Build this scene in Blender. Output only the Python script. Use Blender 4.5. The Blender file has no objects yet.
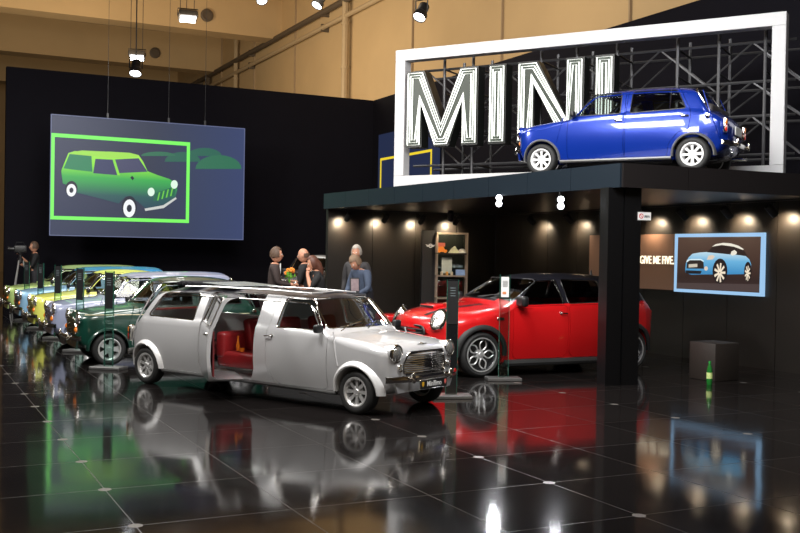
import bpy, bmesh, math, random
import numpy as np
from mathutils import Vector, Matrix, Euler
random.seed(7)
C = bpy.context.scene.collection
SC = bpy.context.scene
PI = math.pi
# ------------------------------------------------------------------ camera
EYE = 1.65
F = 1000.0
cam_d = bpy.data.cameras.new('camera'); cam = bpy.data.objects.new('camera', cam_d); C.objects.link(cam)
cam_d.sensor_width = 36.0; cam_d.lens = 36.0 * F / 800.0
cam_d.clip_end = 300
CAMROT = (Matrix.Rotation(PI/2 - math.atan(11.2/F), 3, 'X') @ Matrix.Rotation(math.atan(0.0175), 3, 'Z'))
cam.location = (0, 0, EYE); cam.rotation_euler = CAMROT.to_euler()
SC.camera = cam
# ------------------------------------------------------------------ world, exposure, lamps
w = bpy.data.worlds.new('hall_air'); SC.world = w; w.use_nodes = True
w.node_tree.nodes['Background'].inputs[0].default_value = (0.9, 0.8, 0.68, 1)
w.node_tree.nodes['Background'].inputs[1].default_value = 0.03
SC.view_settings.view_transform = 'Standard'; SC.view_settings.look = 'None'
SC.view_settings.exposure = 0.0; SC.view_settings.gamma = 1.0; SC.view_settings.use_curve_mapping = False

U = Vector((0.8944, 0.4472, 0)); V = Vector((-0.4472, 0.8944, 0))      # the hall's two directions
def R(u, v, z=0.0): return U*u + V*v + Vector((0, 0, z))
ROOM = math.atan2(0.4472, 0.8944)

def area(loc, target, size, power, col=(1, 1, 1), sy=None, spread=None):
    d = bpy.data.lights.new('soft_area_light', 'AREA'); d.energy = power; d.color = col
    d.shape = 'RECTANGLE'; d.size = size; d.size_y = sy or size
    if spread: d.spread = math.radians(spread)
    o = bpy.data.objects.new('soft_area_light', d); C.objects.link(o); o.location = loc
    o.rotation_euler = (Vector(target) - Vector(loc)).to_track_quat('-Z', 'Y').to_euler()
    return o
def spot(loc, target, power, col=(1, 1, 1), angle=60, blend=0.6, rad=0.05):
    d = bpy.data.lights.new('spot_beam', 'SPOT'); d.energy = power; d.color = col
    d.spot_size = math.radians(angle); d.spot_blend = blend; d.shadow_soft_size = rad
    o = bpy.data.objects.new('spot_beam', d); C.objects.link(o); o.location = loc
    o.rotation_euler = (Vector(target) - Vector(loc)).to_track_quat('-Z', 'Y').to_euler()
    return o
# stage lighting rigs above the cars
area((-3.2, 8.0, 6.5), (-1.2, 11.2, 0.7), 2.2, 400, (1, .97, .93), 1.4)
area((1.2, 7.0, 6.0), (-0.2, 10.8, 0.6), 1.6, 190, (1, .96, .92), 1.2)
area((-1.6, 11.6, 7.0), (-1.6, 11.4, 1.0), 3.0, 190, (1, .97, .95), 1.5)
area((-9.5, 12.5, 6.5), (-5.5, 18.0, 0.8), 2.0, 580, (1, .97, .92), 1.5)
area((-5.6, 19.5, 8.0), (-5.6, 19.0, 1.0), 3.5, 520, (1, .98, .95), 5.0)
area((3.6, 7.2, 6.2), (3.1, 13.2, 3.5), 1.6, 220, (.95, .97, 1), 1.2)
area((1.5, 9.0, 6.2), (3.1, 14.5, 3.3), 1.6, 150, (.95, .97, 1), 1.2)
area((-1.0, 11.0, 8.4), (2.3, 16.5, 4.3), 2.0, 350, (1, .98, .95), 1.5)
area((0.4, 9.6, 4.4), (1.9, 13.6, .7), 1.0, 75, (1, .95, .9), .8)
area((-1.5, 15.5, 6.5), (-1.2, 18.2, 1.4), 1.5, 110, (1, .93, .85), 1.0)
area((-9.5, 20.5, 6.2), (-9.0, 26.3, 1.2), 1.2, 110, (1, .93, .85), 1.0)
# warm hall lighting high under the roof, washing the concrete beams and the far wall
area((-14, 36, 7.3), (-10, 52, 13), 5.0, 760, (1, .80, .56), 2.0)
area(R(8, 33, 7.4), R(16.4, 36, 11), 5.0, 660, (1, .82, .6), 2.0)
area(R(9, 22, 8.6), R(16.4, 24, 10), 4.0, 420, (1, .82, .62), 2.0)
area((-7, -9, 3.6), (0, 8, 1), 5.0, 70, (1, .80, .55), 1.8)  # low warm panel added behind the camera for the chrome to reflect
area((7, -9, 4.2), (0, 8, 1), 5.0, 70, (1, .78, .5), 1.6)  # second added panel, giving the chrome a warm reflection from the right
area((0, -6, 9), (0, 6, 0), 6.0, 110, (1, .85, .68), 3.0)

# ------------------------------------------------------------------ materials
MATS = {}
def mat(name, col, rough=0.5, metal=0.0, coat=0.0, emit=None, es=0.0, spec=0.5, alpha=None, noise=None, ior=1.5, bump=None, flakes=False):
    if name in MATS: return MATS[name]
    m = bpy.data.materials.new(name); m.use_nodes = True
    nt = m.node_tree; b = nt.nodes['Principled BSDF']
    b.inputs['Base Color'].default_value = (*col, 1); b.inputs['Roughness'].default_value = rough
    b.inputs['Metallic'].default_value = metal; b.inputs['Coat Weight'].default_value = coat
    b.inputs['Coat Roughness'].default_value = 0.04
    b.inputs['Specular IOR Level'].default_value = spec; b.inputs['IOR'].default_value = ior
    if emit: b.inputs['Emission Color'].default_value = (*emit, 1); b.inputs['Emission Strength'].default_value = es
    if noise:
        sc, amt = noise
        tc = nt.nodes.new('ShaderNodeTexCoord'); n = nt.nodes.new('ShaderNodeTexNoise'); n.inputs['Scale'].default_value = sc
        n.inputs['Detail'].default_value = 5
        mx = nt.nodes.new('ShaderNodeMixRGB'); mx.blend_type = 'MIX'
        mx.inputs[1].default_value = (*[c*(1-amt) for c in col], 1); mx.inputs[2].default_value = (*[min(1, c*(1+amt)) for c in col], 1)
        nt.links.new(tc.outputs['Object'], n.inputs['Vector']); nt.links.new(n.outputs['Fac'], mx.inputs[0])
        nt.links.new(mx.outputs[0], b.inputs['Base Color'])
    if bump:
        sc, st = bump
        tc = nt.nodes.new('ShaderNodeTexCoord'); n = nt.nodes.new('ShaderNodeTexNoise'); n.inputs['Scale'].default_value = sc
        bp = nt.nodes.new('ShaderNodeBump'); bp.inputs['Strength'].default_value = st; bp.inputs['Distance'].default_value = .02
        nt.links.new(tc.outputs['Object'], n.inputs['Vector']); nt.links.new(n.outputs['Fac'], bp.inputs['Height'])
        nt.links.new(bp.outputs[0], b.inputs['Normal'])
    MATS[name] = m; return m
def paint(name, col, metal=0.0, rough=0.35):
    return mat(name, col, rough, metal, 1.0, noise=(40, .03))
def glassmat(name, tint, gl=1.0):
    if name in MATS: return MATS[name]
    m = bpy.data.materials.new(name); m.use_nodes = True; nt = m.node_tree
    for n in list(nt.nodes): nt.nodes.remove(n)
    out = nt.nodes.new('ShaderNodeOutputMaterial'); tr = nt.nodes.new('ShaderNodeBsdfTransparent'); tr.inputs[0].default_value = (*tint, 1)
    g = nt.nodes.new('ShaderNodeBsdfGlossy'); g.inputs['Roughness'].default_value = 0.02; g.inputs[0].default_value = (gl, gl, gl, 1)
    lw = nt.nodes.new('ShaderNodeLayerWeight'); lw.inputs[0].default_value = 0.5
    pw = nt.nodes.new('ShaderNodeMath'); pw.operation = 'POWER'; pw.inputs[1].default_value = 4.5; nt.links.new(lw.outputs['Facing'], pw.inputs[0])
    fr = nt.nodes.new('ShaderNodeMath'); fr.operation = 'MULTIPLY_ADD'; fr.inputs[1].default_value = .93; fr.inputs[2].default_value = .06; nt.links.new(pw.outputs[0], fr.inputs[0])
    mx = nt.nodes.new('ShaderNodeMixShader')
    nt.links.new(fr.outputs[0], mx.inputs[0]); nt.links.new(tr.outputs[0], mx.inputs[1]); nt.links.new(g.outputs[0], mx.inputs[2])
    nt.links.new(mx.outputs[0], out.inputs[0]); MATS[name] = m; return m
BLACKWALL = mat('black_wall_cloth', (0.0045, 0.004, 0.007), 0.9, noise=(3, .15), spec=.15)
PANEL = mat('dark_panel', (0.014, 0.0115, 0.0095), 0.42, noise=(1.5, .12))
PLAT = mat('platform_black', (0.012, 0.011, 0.012), 0.4)
FASCIA = mat('fascia_blue_black', (0.010, 0.017, 0.025), 0.3)
CONC = mat('warm_concrete', (0.50, 0.36, 0.19), 0.85, noise=(.5, .12), bump=(3, .1))
WHITE = mat('white_frame', (0.56, 0.56, 0.57), 0.45, noise=(8, .02))
STEEL = mat('truss_steel', (0.085, 0.085, 0.09), 0.45, 0.6, noise=(12, .1))
BLACK = mat('black_plastic', (0.012, 0.012, 0.013), 0.4, noise=(30, .1))
RUBBER = mat('tyre_rubber', (0.014, 0.014, 0.014), 0.65, noise=(50, .2))
CHROME = mat('chrome', (0.78, 0.76, 0.73), 0.09, 1.0, noise=(20, .03))
DARKALLOY = mat('dark_alloy', (.05, .05, .055), .25, .6, noise=(20, .1))
ALLOY = mat('polished_alloy', (0.75, 0.75, 0.75), 0.32, 0.7, noise=(20, .04))
WHITEALLOY = mat('white_alloy', (0.8, 0.8, 0.8), 0.35, 0.2, noise=(20, .03))
LENS = mat('lamp_lens', (0.66, 0.66, 0.64), 0.08, 0.8, 1.0, bump=(60, .3))
AMBER = mat('amber_lens', (0.85, 0.22, 0.02), 0.15, coat=1.0, noise=(30, .05))
REDLENS = mat('red_lens', (0.6, 0.02, 0.015), 0.15, coat=1.0, noise=(30, .05))
DARKIN = mat('dark_interior', (0.02, 0.018, 0.017), 0.7, noise=(30, .2))
REDIN = mat('red_leather', (0.24, 0.012, 0.014), 0.38, noise=(12, .15))
REDTRIM = mat('red_door_trim', (0.13, 0.010, 0.012), 0.6, noise=(12, .15))
GLASS = glassmat('car_glass', (0.62, 0.66, 0.64))
DARKGLASS = glassmat('tinted_car_glass', (0.30, 0.31, 0.31))
CLEAR = glassmat('clear_glass', (0.72, 0.84, 0.80))
BEAMHOT = mat('lamp_glow', (1, 1, 1), .5, emit=(.92, .95, 1), es=14)
BEAMWARM = mat('warm_lamp_glow', (1, 1, 1), .5, emit=(1, .84, .6), es=10)
SKIN = mat('skin', (0.55, 0.27, 0.17), 0.5, noise=(12, .08))
PAPER = mat('white_paper', (0.8, 0.8, 0.78), 0.6, noise=(9, .03))

# ------------------------------------------------------------------ mesh helpers
def sharp(me, ang=0.6):
    bm = bmesh.new(); bm.from_mesh(me)
    for f in bm.faces: f.smooth = True
    for e in bm.edges:
        e.smooth = not (len(e.link_faces) != 2 or e.calc_face_angle(0) > ang)
    bm.to_mesh(me); bm.free()
def obj(name, bm, m, parent=None, smooth=0.6, label=None):
    me = bpy.data.meshes.new(name)
    if isinstance(bm, bmesh.types.BMesh):
        bmesh.ops.recalc_face_normals(bm, faces=bm.faces[:])
        bm.to_mesh(me); bm.free()
    else: me = bm
    if m is not None:
        for x in (m if isinstance(m, (list, tuple)) else [m]): me.materials.append(x)
    if smooth: sharp(me, smooth)
    o = bpy.data.objects.new(name, me); C.objects.link(o)
    if parent: o.parent = parent
    if label: o['label'] = label
    return o
def thing(name, label, cat, loc=(0, 0, 0), rz=0, group=None):
    o = bpy.data.objects.new(name, None); C.objects.link(o); o.empty_display_size = .2
    o.location = loc; o.rotation_euler = (0, 0, rz); o['label'] = label; o['category'] = cat
    if group: o['group'] = group
    return o
def tag(o, label, cat, group=None, kind=None):
    o['label'] = label; o['category'] = cat
    if group: o['group'] = group
    if kind: o['kind'] = kind
    return o
def struct(name, bm, m, smooth=0):
    o = obj(name, bm, m, None, smooth); o['kind'] = 'structure'; return o
def dup(root, loc, rz, label=None, group=None):
    r = root.copy(); C.objects.link(r); r.location = loc; r.rotation_euler = (0, 0, rz)
    if label: r['label'] = label
    if group: r['group'] = group
    for ch in list(root.children):
        c = ch.copy(); C.objects.link(c); c.parent = r
        for g in ch.children:
            d = g.copy(); C.objects.link(d); d.parent = c
    return r
def box(bm, c, s, rot=None, mi=0):
    r = bmesh.ops.create_cube(bm, size=1.0)
    M = Matrix.Translation(Vector(c)) @ (rot.to_4x4() if rot is not None else Matrix.Identity(4)) @ Matrix.Diagonal((s[0], s[1], s[2], 1))
    bmesh.ops.transform(bm, matrix=M, verts=r['verts'])
    for v in r['verts']:
        for f in v.link_faces: f.material_index = mi
    return r['verts']
def rbox(c, s, bev=0.02, seg=2, rot=None):
    bm = bmesh.new(); box(bm, (0, 0, 0), s)
    bmesh.ops.bevel(bm, geom=bm.edges[:], offset=bev, segments=seg, profile=.5, affect='EDGES')
    M = Matrix.Translation(Vector(c)) @ (rot.to_4x4() if rot is not None else Matrix.Identity(4))
    bmesh.ops.transform(bm, matrix=M, verts=bm.verts[:])
    return bm
def merge(bm, other):
    me = bpy.data.meshes.new('t'); other.to_mesh(me); other.free(); bm.from_mesh(me); bpy.data.meshes.remove(me)
def tube(bm, pts, r, n=6, closed=False, ry=None):
    pts = [Vector(p) for p in pts]; N = len(pts); rings = []
    prev = None
    for i, p in enumerate(pts):
        a = pts[(i-1) % N] if (closed or i > 0) else p
        b = pts[(i+1) % N] if (closed or i < N-1) else p
        t = (b-a).normalized()
        if prev is None:
            up = Vector((0, 0, 1)) if abs(t.z) < .9 else Vector((1, 0, 0))
            nx = t.cross(up).normalized()
        else:
            nx = (prev - t*prev.dot(t))
            nx = nx.normalized() if nx.length > 1e-6 else t.orthogonal().normalized()
        prev = nx; ny = t.cross(nx)
        rr = r[i] if isinstance(r, (list, tuple)) else r
        rings.append([bm.verts.new(p + nx*math.cos(2*PI*k/n)*rr + ny*math.sin(2*PI*k/n)*(ry or rr)) for k in range(n)])
    for i in range(N if closed else N-1):
        A, B = rings[i], rings[(i+1) % N]
        off = 0
        if closed and i == N-1:
            off = min(range(n), key=lambda o: sum((A[k].co-B[(k+o) % n].co).length for k in range(n)))
        for k in range(n): bm.faces.new((A[k], A[(k+1) % n], B[(k+1+off) % n], B[(k+off) % n]))
    if not closed: bm.faces.new(rings[0][::-1]); bm.faces.new(rings[-1])
def lathe(bm, prof, n=24, axis='z', c=(0, 0, 0), closed=False, mi=0):
    """prof: (r, h) list, revolved about axis"""
    c = Vector(c); rings = []
    for r, h in prof:
        ring = []
        for k in range(n):
            a = 2*PI*k/n; x, y = r*math.cos(a), r*math.sin(a)
            v = {'z': (x, y, h), 'y': (x, h, y), 'x': (h, x, y)}[axis]
            ring.append(bm.verts.new(c+Vector(v)))
        rings.append(ring)
    L = len(rings)
    for i in range(L if closed else L-1):
        A, B = rings[i], rings[(i+1) % L]
        for k in range(n):
            f = bm.faces.new((A[k], A[(k+1) % n], B[(k+1) % n], B[k])); f.material_index = mi
    if not closed:
        for ring in (rings[0], rings[-1]):
            f = bm.faces.new(ring); f.material_index = mi
def prism(bm, poly, a, b, axis='y', mi=0):
    """poly of 2D points extruded along axis from a to b. y: (x,z); x: (y,z); z: (x,y)"""
    def P(p, h): return {'y': (p[0], h, p[1]), 'x': (h, p[0], p[1]), 'z': (p[0], p[1], h)}[axis]
    A = [bm.verts.new(P(p, a)) for p in poly]; B = [bm.verts.new(P(p, b)) for p in poly]; n = len(poly)
    fs = [bm.faces.new(A), bm.faces.new(B[::-1])]
    for i in range(n): fs.append(bm.faces.new((A[i], B[i], B[(i+1) % n], A[(i+1) % n])))
    for f in fs: f.material_index = mi
def fillet(poly, r, n=4):
    out = []; N = len(poly)
    for i in range(N):
        p = Vector(poly[i]); a = Vector(poly[i-1]); b = Vector(poly[(i+1) % N])
        rr = r[i] if isinstance(r, (list, tuple)) else r
        da, db = (a-p), (b-p)
        k = min(rr, da.length*.45, db.length*.45)
        if k < 1e-4: out.append(tuple(p)); continue
        s = p+da.normalized()*k; e = p+db.normalized()*k
        for j in range(n+1):
            t = j/n; q = s*(1-t)**2 + p*2*t*(1-t) + e*t*t; out.append(tuple(q))
    return out
def mesh_stats(me):
    b = bmesh.new(); b.from_mesh(me); v = abs(b.calc_volume()); n = sum(1 for e in b.edges if len(e.link_faces) != 2); b.free(); return v, n
def boolean(me, cutters, op='DIFFERENCE'):
    """me: mesh. cutters: list of bmesh. returns a new mesh; retries with sub-millimetre shifts until the result is sound"""
    cms = []
    for cb in cutters:
        bmesh.ops.recalc_face_normals(cb, faces=cb.faces[:])
        cm = bpy.data.meshes.new('c'); cb.to_mesh(cm); cb.free(); cms.append(cm)
    v0, n0 = mesh_stats(me); best = None; rnd = random.Random(5)
    for attempt in range(7):
        if attempt:
            for cm in cms: cm.transform(Matrix.Translation((rnd.uniform(-.0007, .0007), rnd.uniform(-.0007, .0007), rnd.uniform(-.0007, .0007))))
        o = bpy.data.objects.new('tmp', me); C.objects.link(o); cs = []
        for cm in cms:
            co = bpy.data.objects.new('c', cm); C.objects.link(co); cs.append(co)
            md = o.modifiers.new('b', 'BOOLEAN'); md.operation = op; md.object = co; md.solver = 'EXACT'; md.use_self = attempt >= 4
        dg = bpy.context.evaluated_depsgraph_get(); dg.update()
        res = bpy.data.meshes.new_from_object(o.evaluated_get(dg))
        bpy.data.objects.remove(o)
        for c in cs: bpy.data.objects.remove(c)
        v, n = mesh_stats(res)
        if op == 'DIFFERENCE': bad = (v < (v0*.15 if len(cms) > 3 else v0*.6))
        else: bad = (v < v0*.004 or v > v0*.5)
        score = (bad, n)
        if best is None or score < best[0]: best = (score, res)
        if not bad and n <= 12: break
    for cm in cms: bpy.data.meshes.remove(cm)
    #DBG
    return best[1]
def pchip(tab):
    tab = sorted(tab); xs = np.array([t[0] for t in tab], float); ys = np.array([t[1] for t in tab], float)
    h = np.diff(xs); d = np.diff(ys)/h; m = np.zeros(len(xs))
    for i in range(1, len(xs)-1):
        if d[i-1]*d[i] > 0:
            w1 = 2*h[i]+h[i-1]; w2 = h[i]+2*h[i-1]; m[i] = (w1+w2)/(w1/d[i-1]+w2/d[i])
    m[0] = d[0]; m[-1] = d[-1]
    def f(x):
        if x <= xs[0]: return float(ys[0])
        if x >= xs[-1]: return float(ys[-1])
        i = int(np.searchsorted(xs, x)-1); t = (x-xs[i])/h[i]
        return float((2*t**3-3*t*t+1)*ys[i]+(t**3-2*t*t+t)*h[i]*m[i]+(-2*t**3+3*t*t)*ys[i+1]+(t**3-t*t)*h[i]*m[i+1])
    return f
def seam_text(s, size, depth, font_w=1.0, offset=0.0):
    cu = bpy.data.curves.new('t', 'FONT'); cu.body = s; cu.size = size; cu.extrude = depth; cu.align_x = 'CENTER'; cu.align_y = 'CENTER'; cu.offset = offset
    o = bpy.data.objects.new('t', cu); C.objects.link(o)
    dg = bpy.context.evaluated_depsgraph_get(); dg.update()
    me = bpy.data.meshes.new_from_object(o.evaluated_get(dg)); bpy.data.objects.remove(o)
    if font_w != 1.0: me.transform(Matrix.Diagonal((font_w, 1, 1, 1)))
    return me
#@@ROOM
# ------------------------------------------------------------------ the hall
def floor_material():
    m = bpy.data.materials.new('gloss_floor'); m.use_nodes = True; nt = m.node_tree; b = nt.nodes['Principled BSDF']
    L = nt.links.new
    def math_(op, a, b_=None, c_=None):
        n = nt.nodes.new('ShaderNodeMath'); n.operation = op
        for i, v in enumerate((a, b_, c_)):
            if v is None: continue
            if isinstance(v, (int, float)): n.inputs[i].default_value = v
            else: L(v, n.inputs[i])
        return n.outputs[0]
    tc = nt.nodes.new('ShaderNodeTexCoord'); mp = nt.nodes.new('ShaderNodeMapping'); mp.vector_type = 'TEXTURE'
    mp.inputs['Location'].default_value = (0.675, 8.22, 0); mp.inputs['Rotation'].default_value = (0, 0, ROOM)
    L(tc.outputs['Object'], mp.inputs[0]); sp = nt.nodes.new('ShaderNodeSeparateXYZ'); L(mp.outputs[0], sp.inputs[0])
    def cell(x): return math_('SUBTRACT', math_('FRACT', math_('ADD', x, .5)), .5)
    cx = cell(sp.outputs[0]); cy = cell(sp.outputs[1])
    line = math_('LESS_THAN', math_('MINIMUM', math_('ABSOLUTE', cx), math_('ABSOLUTE', cy)), 0.0035)
    c3 = math_('MULTIPLY', cell(math_('DIVIDE', sp.outputs[0], 3.0)), 3.0)
    dist = math_('SQRT', math_('ADD', math_('POWER', c3, 2), math_('POWER', cy, 2)))
    disc = math_('LESS_THAN', dist, 0.045)
    fl = nt.nodes.new('ShaderNodeVectorMath'); fl.operation = 'FLOOR'; ad = nt.nodes.new('ShaderNodeVectorMath'); ad.inputs[1].default_value = (0.0, 0.0, 0)
    L(mp.outputs[0], ad.inputs[0]); L(ad.outputs[0], fl.inputs[0])
    wn = nt.nodes.new('ShaderNodeTexWhiteNoise'); L(fl.outputs[0], wn.inputs['Vector'])
    nz = nt.nodes.new('ShaderNodeTexNoise'); nz.inputs['Scale'].default_value = 1.3; nz.inputs['Detail'].default_value = 6; L(tc.outputs['Object'], nz.inputs['Vector'])
    mx = nt.nodes.new('ShaderNodeMixRGB'); mx.inputs[1].default_value = (.006, .005, .005, 1); mx.inputs[2].default_value = (.013, .011, .0105, 1)
    L(math_('ADD', math_('MULTIPLY', wn.outputs['Value'], .4), math_('MULTIPLY', nz.outputs['Fac'], .5)), mx.inputs[0])
    mx2 = nt.nodes.new('ShaderNodeMixRGB'); L(line, mx2.inputs[0]); L(mx.outputs[0], mx2.inputs[1]); mx2.inputs[2].default_value = (.020, .018, .016, 1)
    mx3 = nt.nodes.new('ShaderNodeMixRGB'); L(disc, mx3.inputs[0]); L(mx2.outputs[0], mx3.inputs[1]); mx3.inputs[2].default_value = (.11, .10, .09, 1)
    L(mx3.outputs[0], b.inputs['Base Color'])
    r = math_('ADD', math_('MULTIPLY', nz.outputs['Fac'], .08), .045)
    r = math_('ADD', r, math_('MULTIPLY', math_('MAXIMUM', line, disc), .25)); L(r, b.inputs['Roughness'])
    b.inputs['Specular IOR Level'].default_value = 0.5; b.inputs['IOR'].default_value = 1.42
    # each tile lies at a very slightly different tilt
    bp = nt.nodes.new('ShaderNodeBump'); bp.inputs['Strength'].default_value = .06; bp.inputs['Distance'].default_value = .05
    n2 = nt.nodes.new('ShaderNodeTexNoise'); n2.inputs['Scale'].default_value = 1.1; n2.inputs['Detail'].default_value = 1; L(tc.outputs['Object'], n2.inputs['Vector'])
    L(n2.outputs['Fac'], bp.inputs['Height']); L(bp.outputs[0], b.inputs['Normal'])
    return m
bm = bmesh.new(); vs = [bm.verts.new(p) for p in (R(-45, -15), R(16.4, -15), R(16.4, 78), R(-45, 78))]; bm.faces.new(vs)
struct('floor', bm, floor_material())
def rbx(bm, u0, u1, v0, v1, z0, z1, mi=0):
    cs = [R(u, v, z) for z in (z0, z1) for (u, v) in ((u0, v0), (u1, v0), (u1, v1), (u0, v1))]
    v = [bm.verts.new(c) for c in cs]
    for q in ((3, 2, 1, 0), (4, 5, 6, 7), (0, 1, 5, 4), (1, 2, 6, 5), (2, 3, 7, 6), (3, 0, 4, 7)):
        f = bm.faces.new([v[i] for i in q]); f.material_index = mi
WZ = 6.57
bm = bmesh.new(); rbx(bm, 2.52, 13.45, 29.0, 29.25, 0, WZ); struct('wall_back', bm, BLACKWALL)
bm = bmesh.new(); rbx(bm, 13.45, 13.7, 2, 29.25, 0, WZ); struct('wall_right', bm, BLACKWALL)
bm = bmesh.new(); rbx(bm, 16.4, 16.7, -15, 78, 0, 15.5)
struct('wall_hall_right', bm, CONC)
bm = bmesh.new()
for v in (20, 26, 32, 38, 44, 50, 56): rbx(bm, 16.32, 16.4, v, v+.05, 0, 15)
struct('trim_1', bm, mat('wall_joint', (.34, .25, .15), .8, noise=(4, .1)))
bm = bmesh.new(); rbx(bm, -45, 16.4, 76, 76.3, 0, 15.5); struct('wall_hall_far', bm, CONC)
bm = bmesh.new(); rbx(bm, -45, 16.4, -15, 78, 15.5, 15.7); struct('ceiling', bm, CONC)
for v in (26, 36, 46.1, 56.3, 66.4):
    bm = bmesh.new(); rbx(bm, -45, 16.4, v, v+1.2, 12.0, 15.5)
    tag(struct('ceiling_beam', bm, CONC), 'concrete roof beam spanning the hall', 'beam', 'concrete roof beams', 'structure')
# pipes along the beige hall wall
PIPE = mat('dark_pipe', (.10, .075, .05), .6, noise=(6, .2)); PIPEL = mat('painted_pipe', (.42, .32, .19), .6, noise=(6, .1))
for z, r, m_, lb in ((12.0, .13, PIPE, 'dark pipe running along the beige hall wall, upper of the pair'), (11.35, .10, PIPEL, 'beige pipe running below the dark pipe on the hall wall')):
    bm = bmesh.new(); tube(bm, [R(16.1, 8, z), R(16.1, 75, z)], r, 8); o = obj('wall_pipe', bm, m_); tag(o, lb, 'pipe')
    for v in (20, 30, 40, 50, 60):
        bm = bmesh.new(); rbx(bm, 16.05, 16.4, v, v+.12, z-.16, z+.16); obj('pipe_bracket', bm, PIPE, o)
for (u, v, m_, r, lb) in ((16.1, 57.9, PIPE, .16, 'dark downpipe with swan neck beside the far beam end'), (16.15, 52.6, PIPEL, .12, 'thin beige downpipe beside the dark downpipe'), (16.12, 37.6, PIPEL, .14, 'beige downpipe right of the black wall corner')):
    bm = bmesh.new(); tube(bm, [R(u, v, 3), R(u, v, 14), R(u-.3, v, 14.5), R(u-.8, v, 14.6)] if r > .15 else [R(u, v, 3), R(u, v, 15.4)], r, 8)
    o = obj('downpipe', bm, m_); tag(o, lb, 'pipe')
    for z in (7, 9.2, 11, 13):
        bm = bmesh.new(); lathe(bm, [(r+.03, z), (r+.03, z+.1)], 10, 'z', R(u, v)); obj('pipe_collar', bm, m_, o)
# lattice strut between beams
for k, (u, v) in enumerate(((-3.0, 44.5), (7.5, 54.5))):
    bm = bmesh.new()
    for i in range(5):
        tube(bm, [R(u+i*1.1, v, 15.4), R(u+.55+i*1.1, v, 13.6), R(u+1.1+i*1.1, v, 15.4)], .04, 5)
    tube(bm, [R(u+.3, v, 13.6), R(u+5.2, v, 13.6)], .04, 5); tube(bm, [R(u, v, 15.4), R(u+5.5, v, 15.4)], .04, 5)
    tag(obj('roof_lattice', bm, PIPE), ['thin zigzag roof lattice at the upper left before the near beam', 'thin zigzag roof lattice between the two beams'][k], 'truss')
for (u, v, z, lb) in ((12.7, 46.05, 12.7, 'round dark vent in the near roof beam'), (12.6, 56.25, 12.7, 'round dark vent in the far roof beam')):
    bm = bmesh.new(); c = R(u, v, z)
    lathe(bm, [(.30, 0), (.30, .08), (.22, .10), (.22, .03)], 20, 'z'); bmesh.ops.transform(bm, matrix=Matrix.Translation(c) @ Matrix.Rotation(ROOM, 4, 'Z') @ Matrix.Rotation(PI/2, 4, 'X'), verts=bm.verts[:])
    tag(obj('beam_vent', bm, PIPE), lb, 'vent')
# distant warm stand left of the black wall
bm = bmesh.new()
rbx(bm, -9.0, -8.7, 40, 54, 0, 4.9)
o = obj('distant_stand_wall', bm, mat('orange_stand', (.45, .12, .03), .6, noise=(1.2, .5)), None, 0); tag(o, 'orange and red wall of a neighbouring stand at the left picture edge', 'wall panel')
for i in range(8):
    z = .5+i*.55
    bm = bmesh.new(); rbx(bm, -9.1, -9.02, 40, 54, z, z+.12)
    obj('glow_strip', bm, mat('stand_strip%d' % (i % 2), (.5, .1, .03), .5, emit=((1, .25, .06), (1, .5, .2))[i % 2], es=.9), o)
area((-13.5, 33, 6.0), R(-9, 47, 2), 1.5, 260, (1, .8, .55))

# panel walls under the platform
def panel_wall(name, a, b, h, width, side):
    bm = bmesh.new(); a = Vector(a); b = Vector(b); d = (b-a); L = d.length; d.normalize(); n = Vector((-d.y, d.x, 0))*side
    k = max(1, round(L/width)); wv = L/k
    def q(p0, p1, off, th, z0, z1):
        ps = [p0+n*off, p1+n*off, p1+n*(off+th), p0+n*(off+th)]
        vs = [bm.verts.new((p.x, p.y, z)) for z in (z0, z1) for p in ps]
        for f in ((3, 2, 1, 0), (4, 5, 6, 7), (0, 1, 5, 4), (1, 2, 6, 5), (2, 3, 7, 6), (3, 0, 4, 7)): bm.faces.new([vs[i] for i in f])
    q(a, b, -.10, .08, 0, h)
    for i in range(k): q(a+d*(wv*i+.006), a+d*(wv*(i+1)-.006), -.02, .02, 0.0, h)
    return struct(name, bm, PANEL)
panel_wall('wall_panel_right', R(11.9, 19.04), R(11.9, 5.0), 2.572, 1.02, -1)
panel_wall('wall_panel_back', R(7.85, 19.04), R(11.9, 19.04), 2.572, 1.0, -1)
# platform carrying the blue car
pts = [(8.3, 10.26), (13.44, 9.9), (13.44, 19.1), (7.8, 19.1)]
bm = bmesh.new(); prism(bm, pts, 2.579, 2.884, 'z')
o = obj('display_platform', bm, PLAT, None, 0); o.rotation_euler = (0, 0, ROOM); tag(o, 'long black raised platform carrying the blue car and the big white frame', 'platform')
plat = o
def strip(bm, a, b, z0, z1, th, gap=.004, n=1):
    a = Vector(a); b = Vector(b); d = b-a; nn = Vector((d.y, -d.x, 0)).normalized()
    for i in range(n):
        p0 = a+d*(i/n)+d.normalized()*gap; p1 = a+d*((i+1)/n)-d.normalized()*gap
        ps = [p0, p1, p1+nn*th, p0+nn*th]
        vs = [bm.verts.new((p.x, p.y, z)) for z in (z0, z1) for p in ps]
        for f in ((3, 2, 1, 0), (4, 5, 6, 7), (0, 1, 5, 4), (1, 2, 6, 5), (2, 3, 7, 6), (3, 0, 4, 7)): bm.faces.new([vs[i] for i in f])
bm = bmesh.new(); strip(bm, Vector((7.8, 19.1, 0)), Vector((8.3, 10.26, 0)), 2.576, 2.886, .03, n=9); obj('fascia', bm, FASCIA, plat, 0, 'blue-black panelled edge facing left')
bm = bmesh.new(); strip(bm, Vector((8.3, 10.26, 0)), Vector((13.44, 9.9, 0)), 2.576, 2.886, .03, n=5); obj('fascia', bm, mat('fascia_dark', (.012, .010, .010), .35, noise=(2, .1)), plat, 0)
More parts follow.
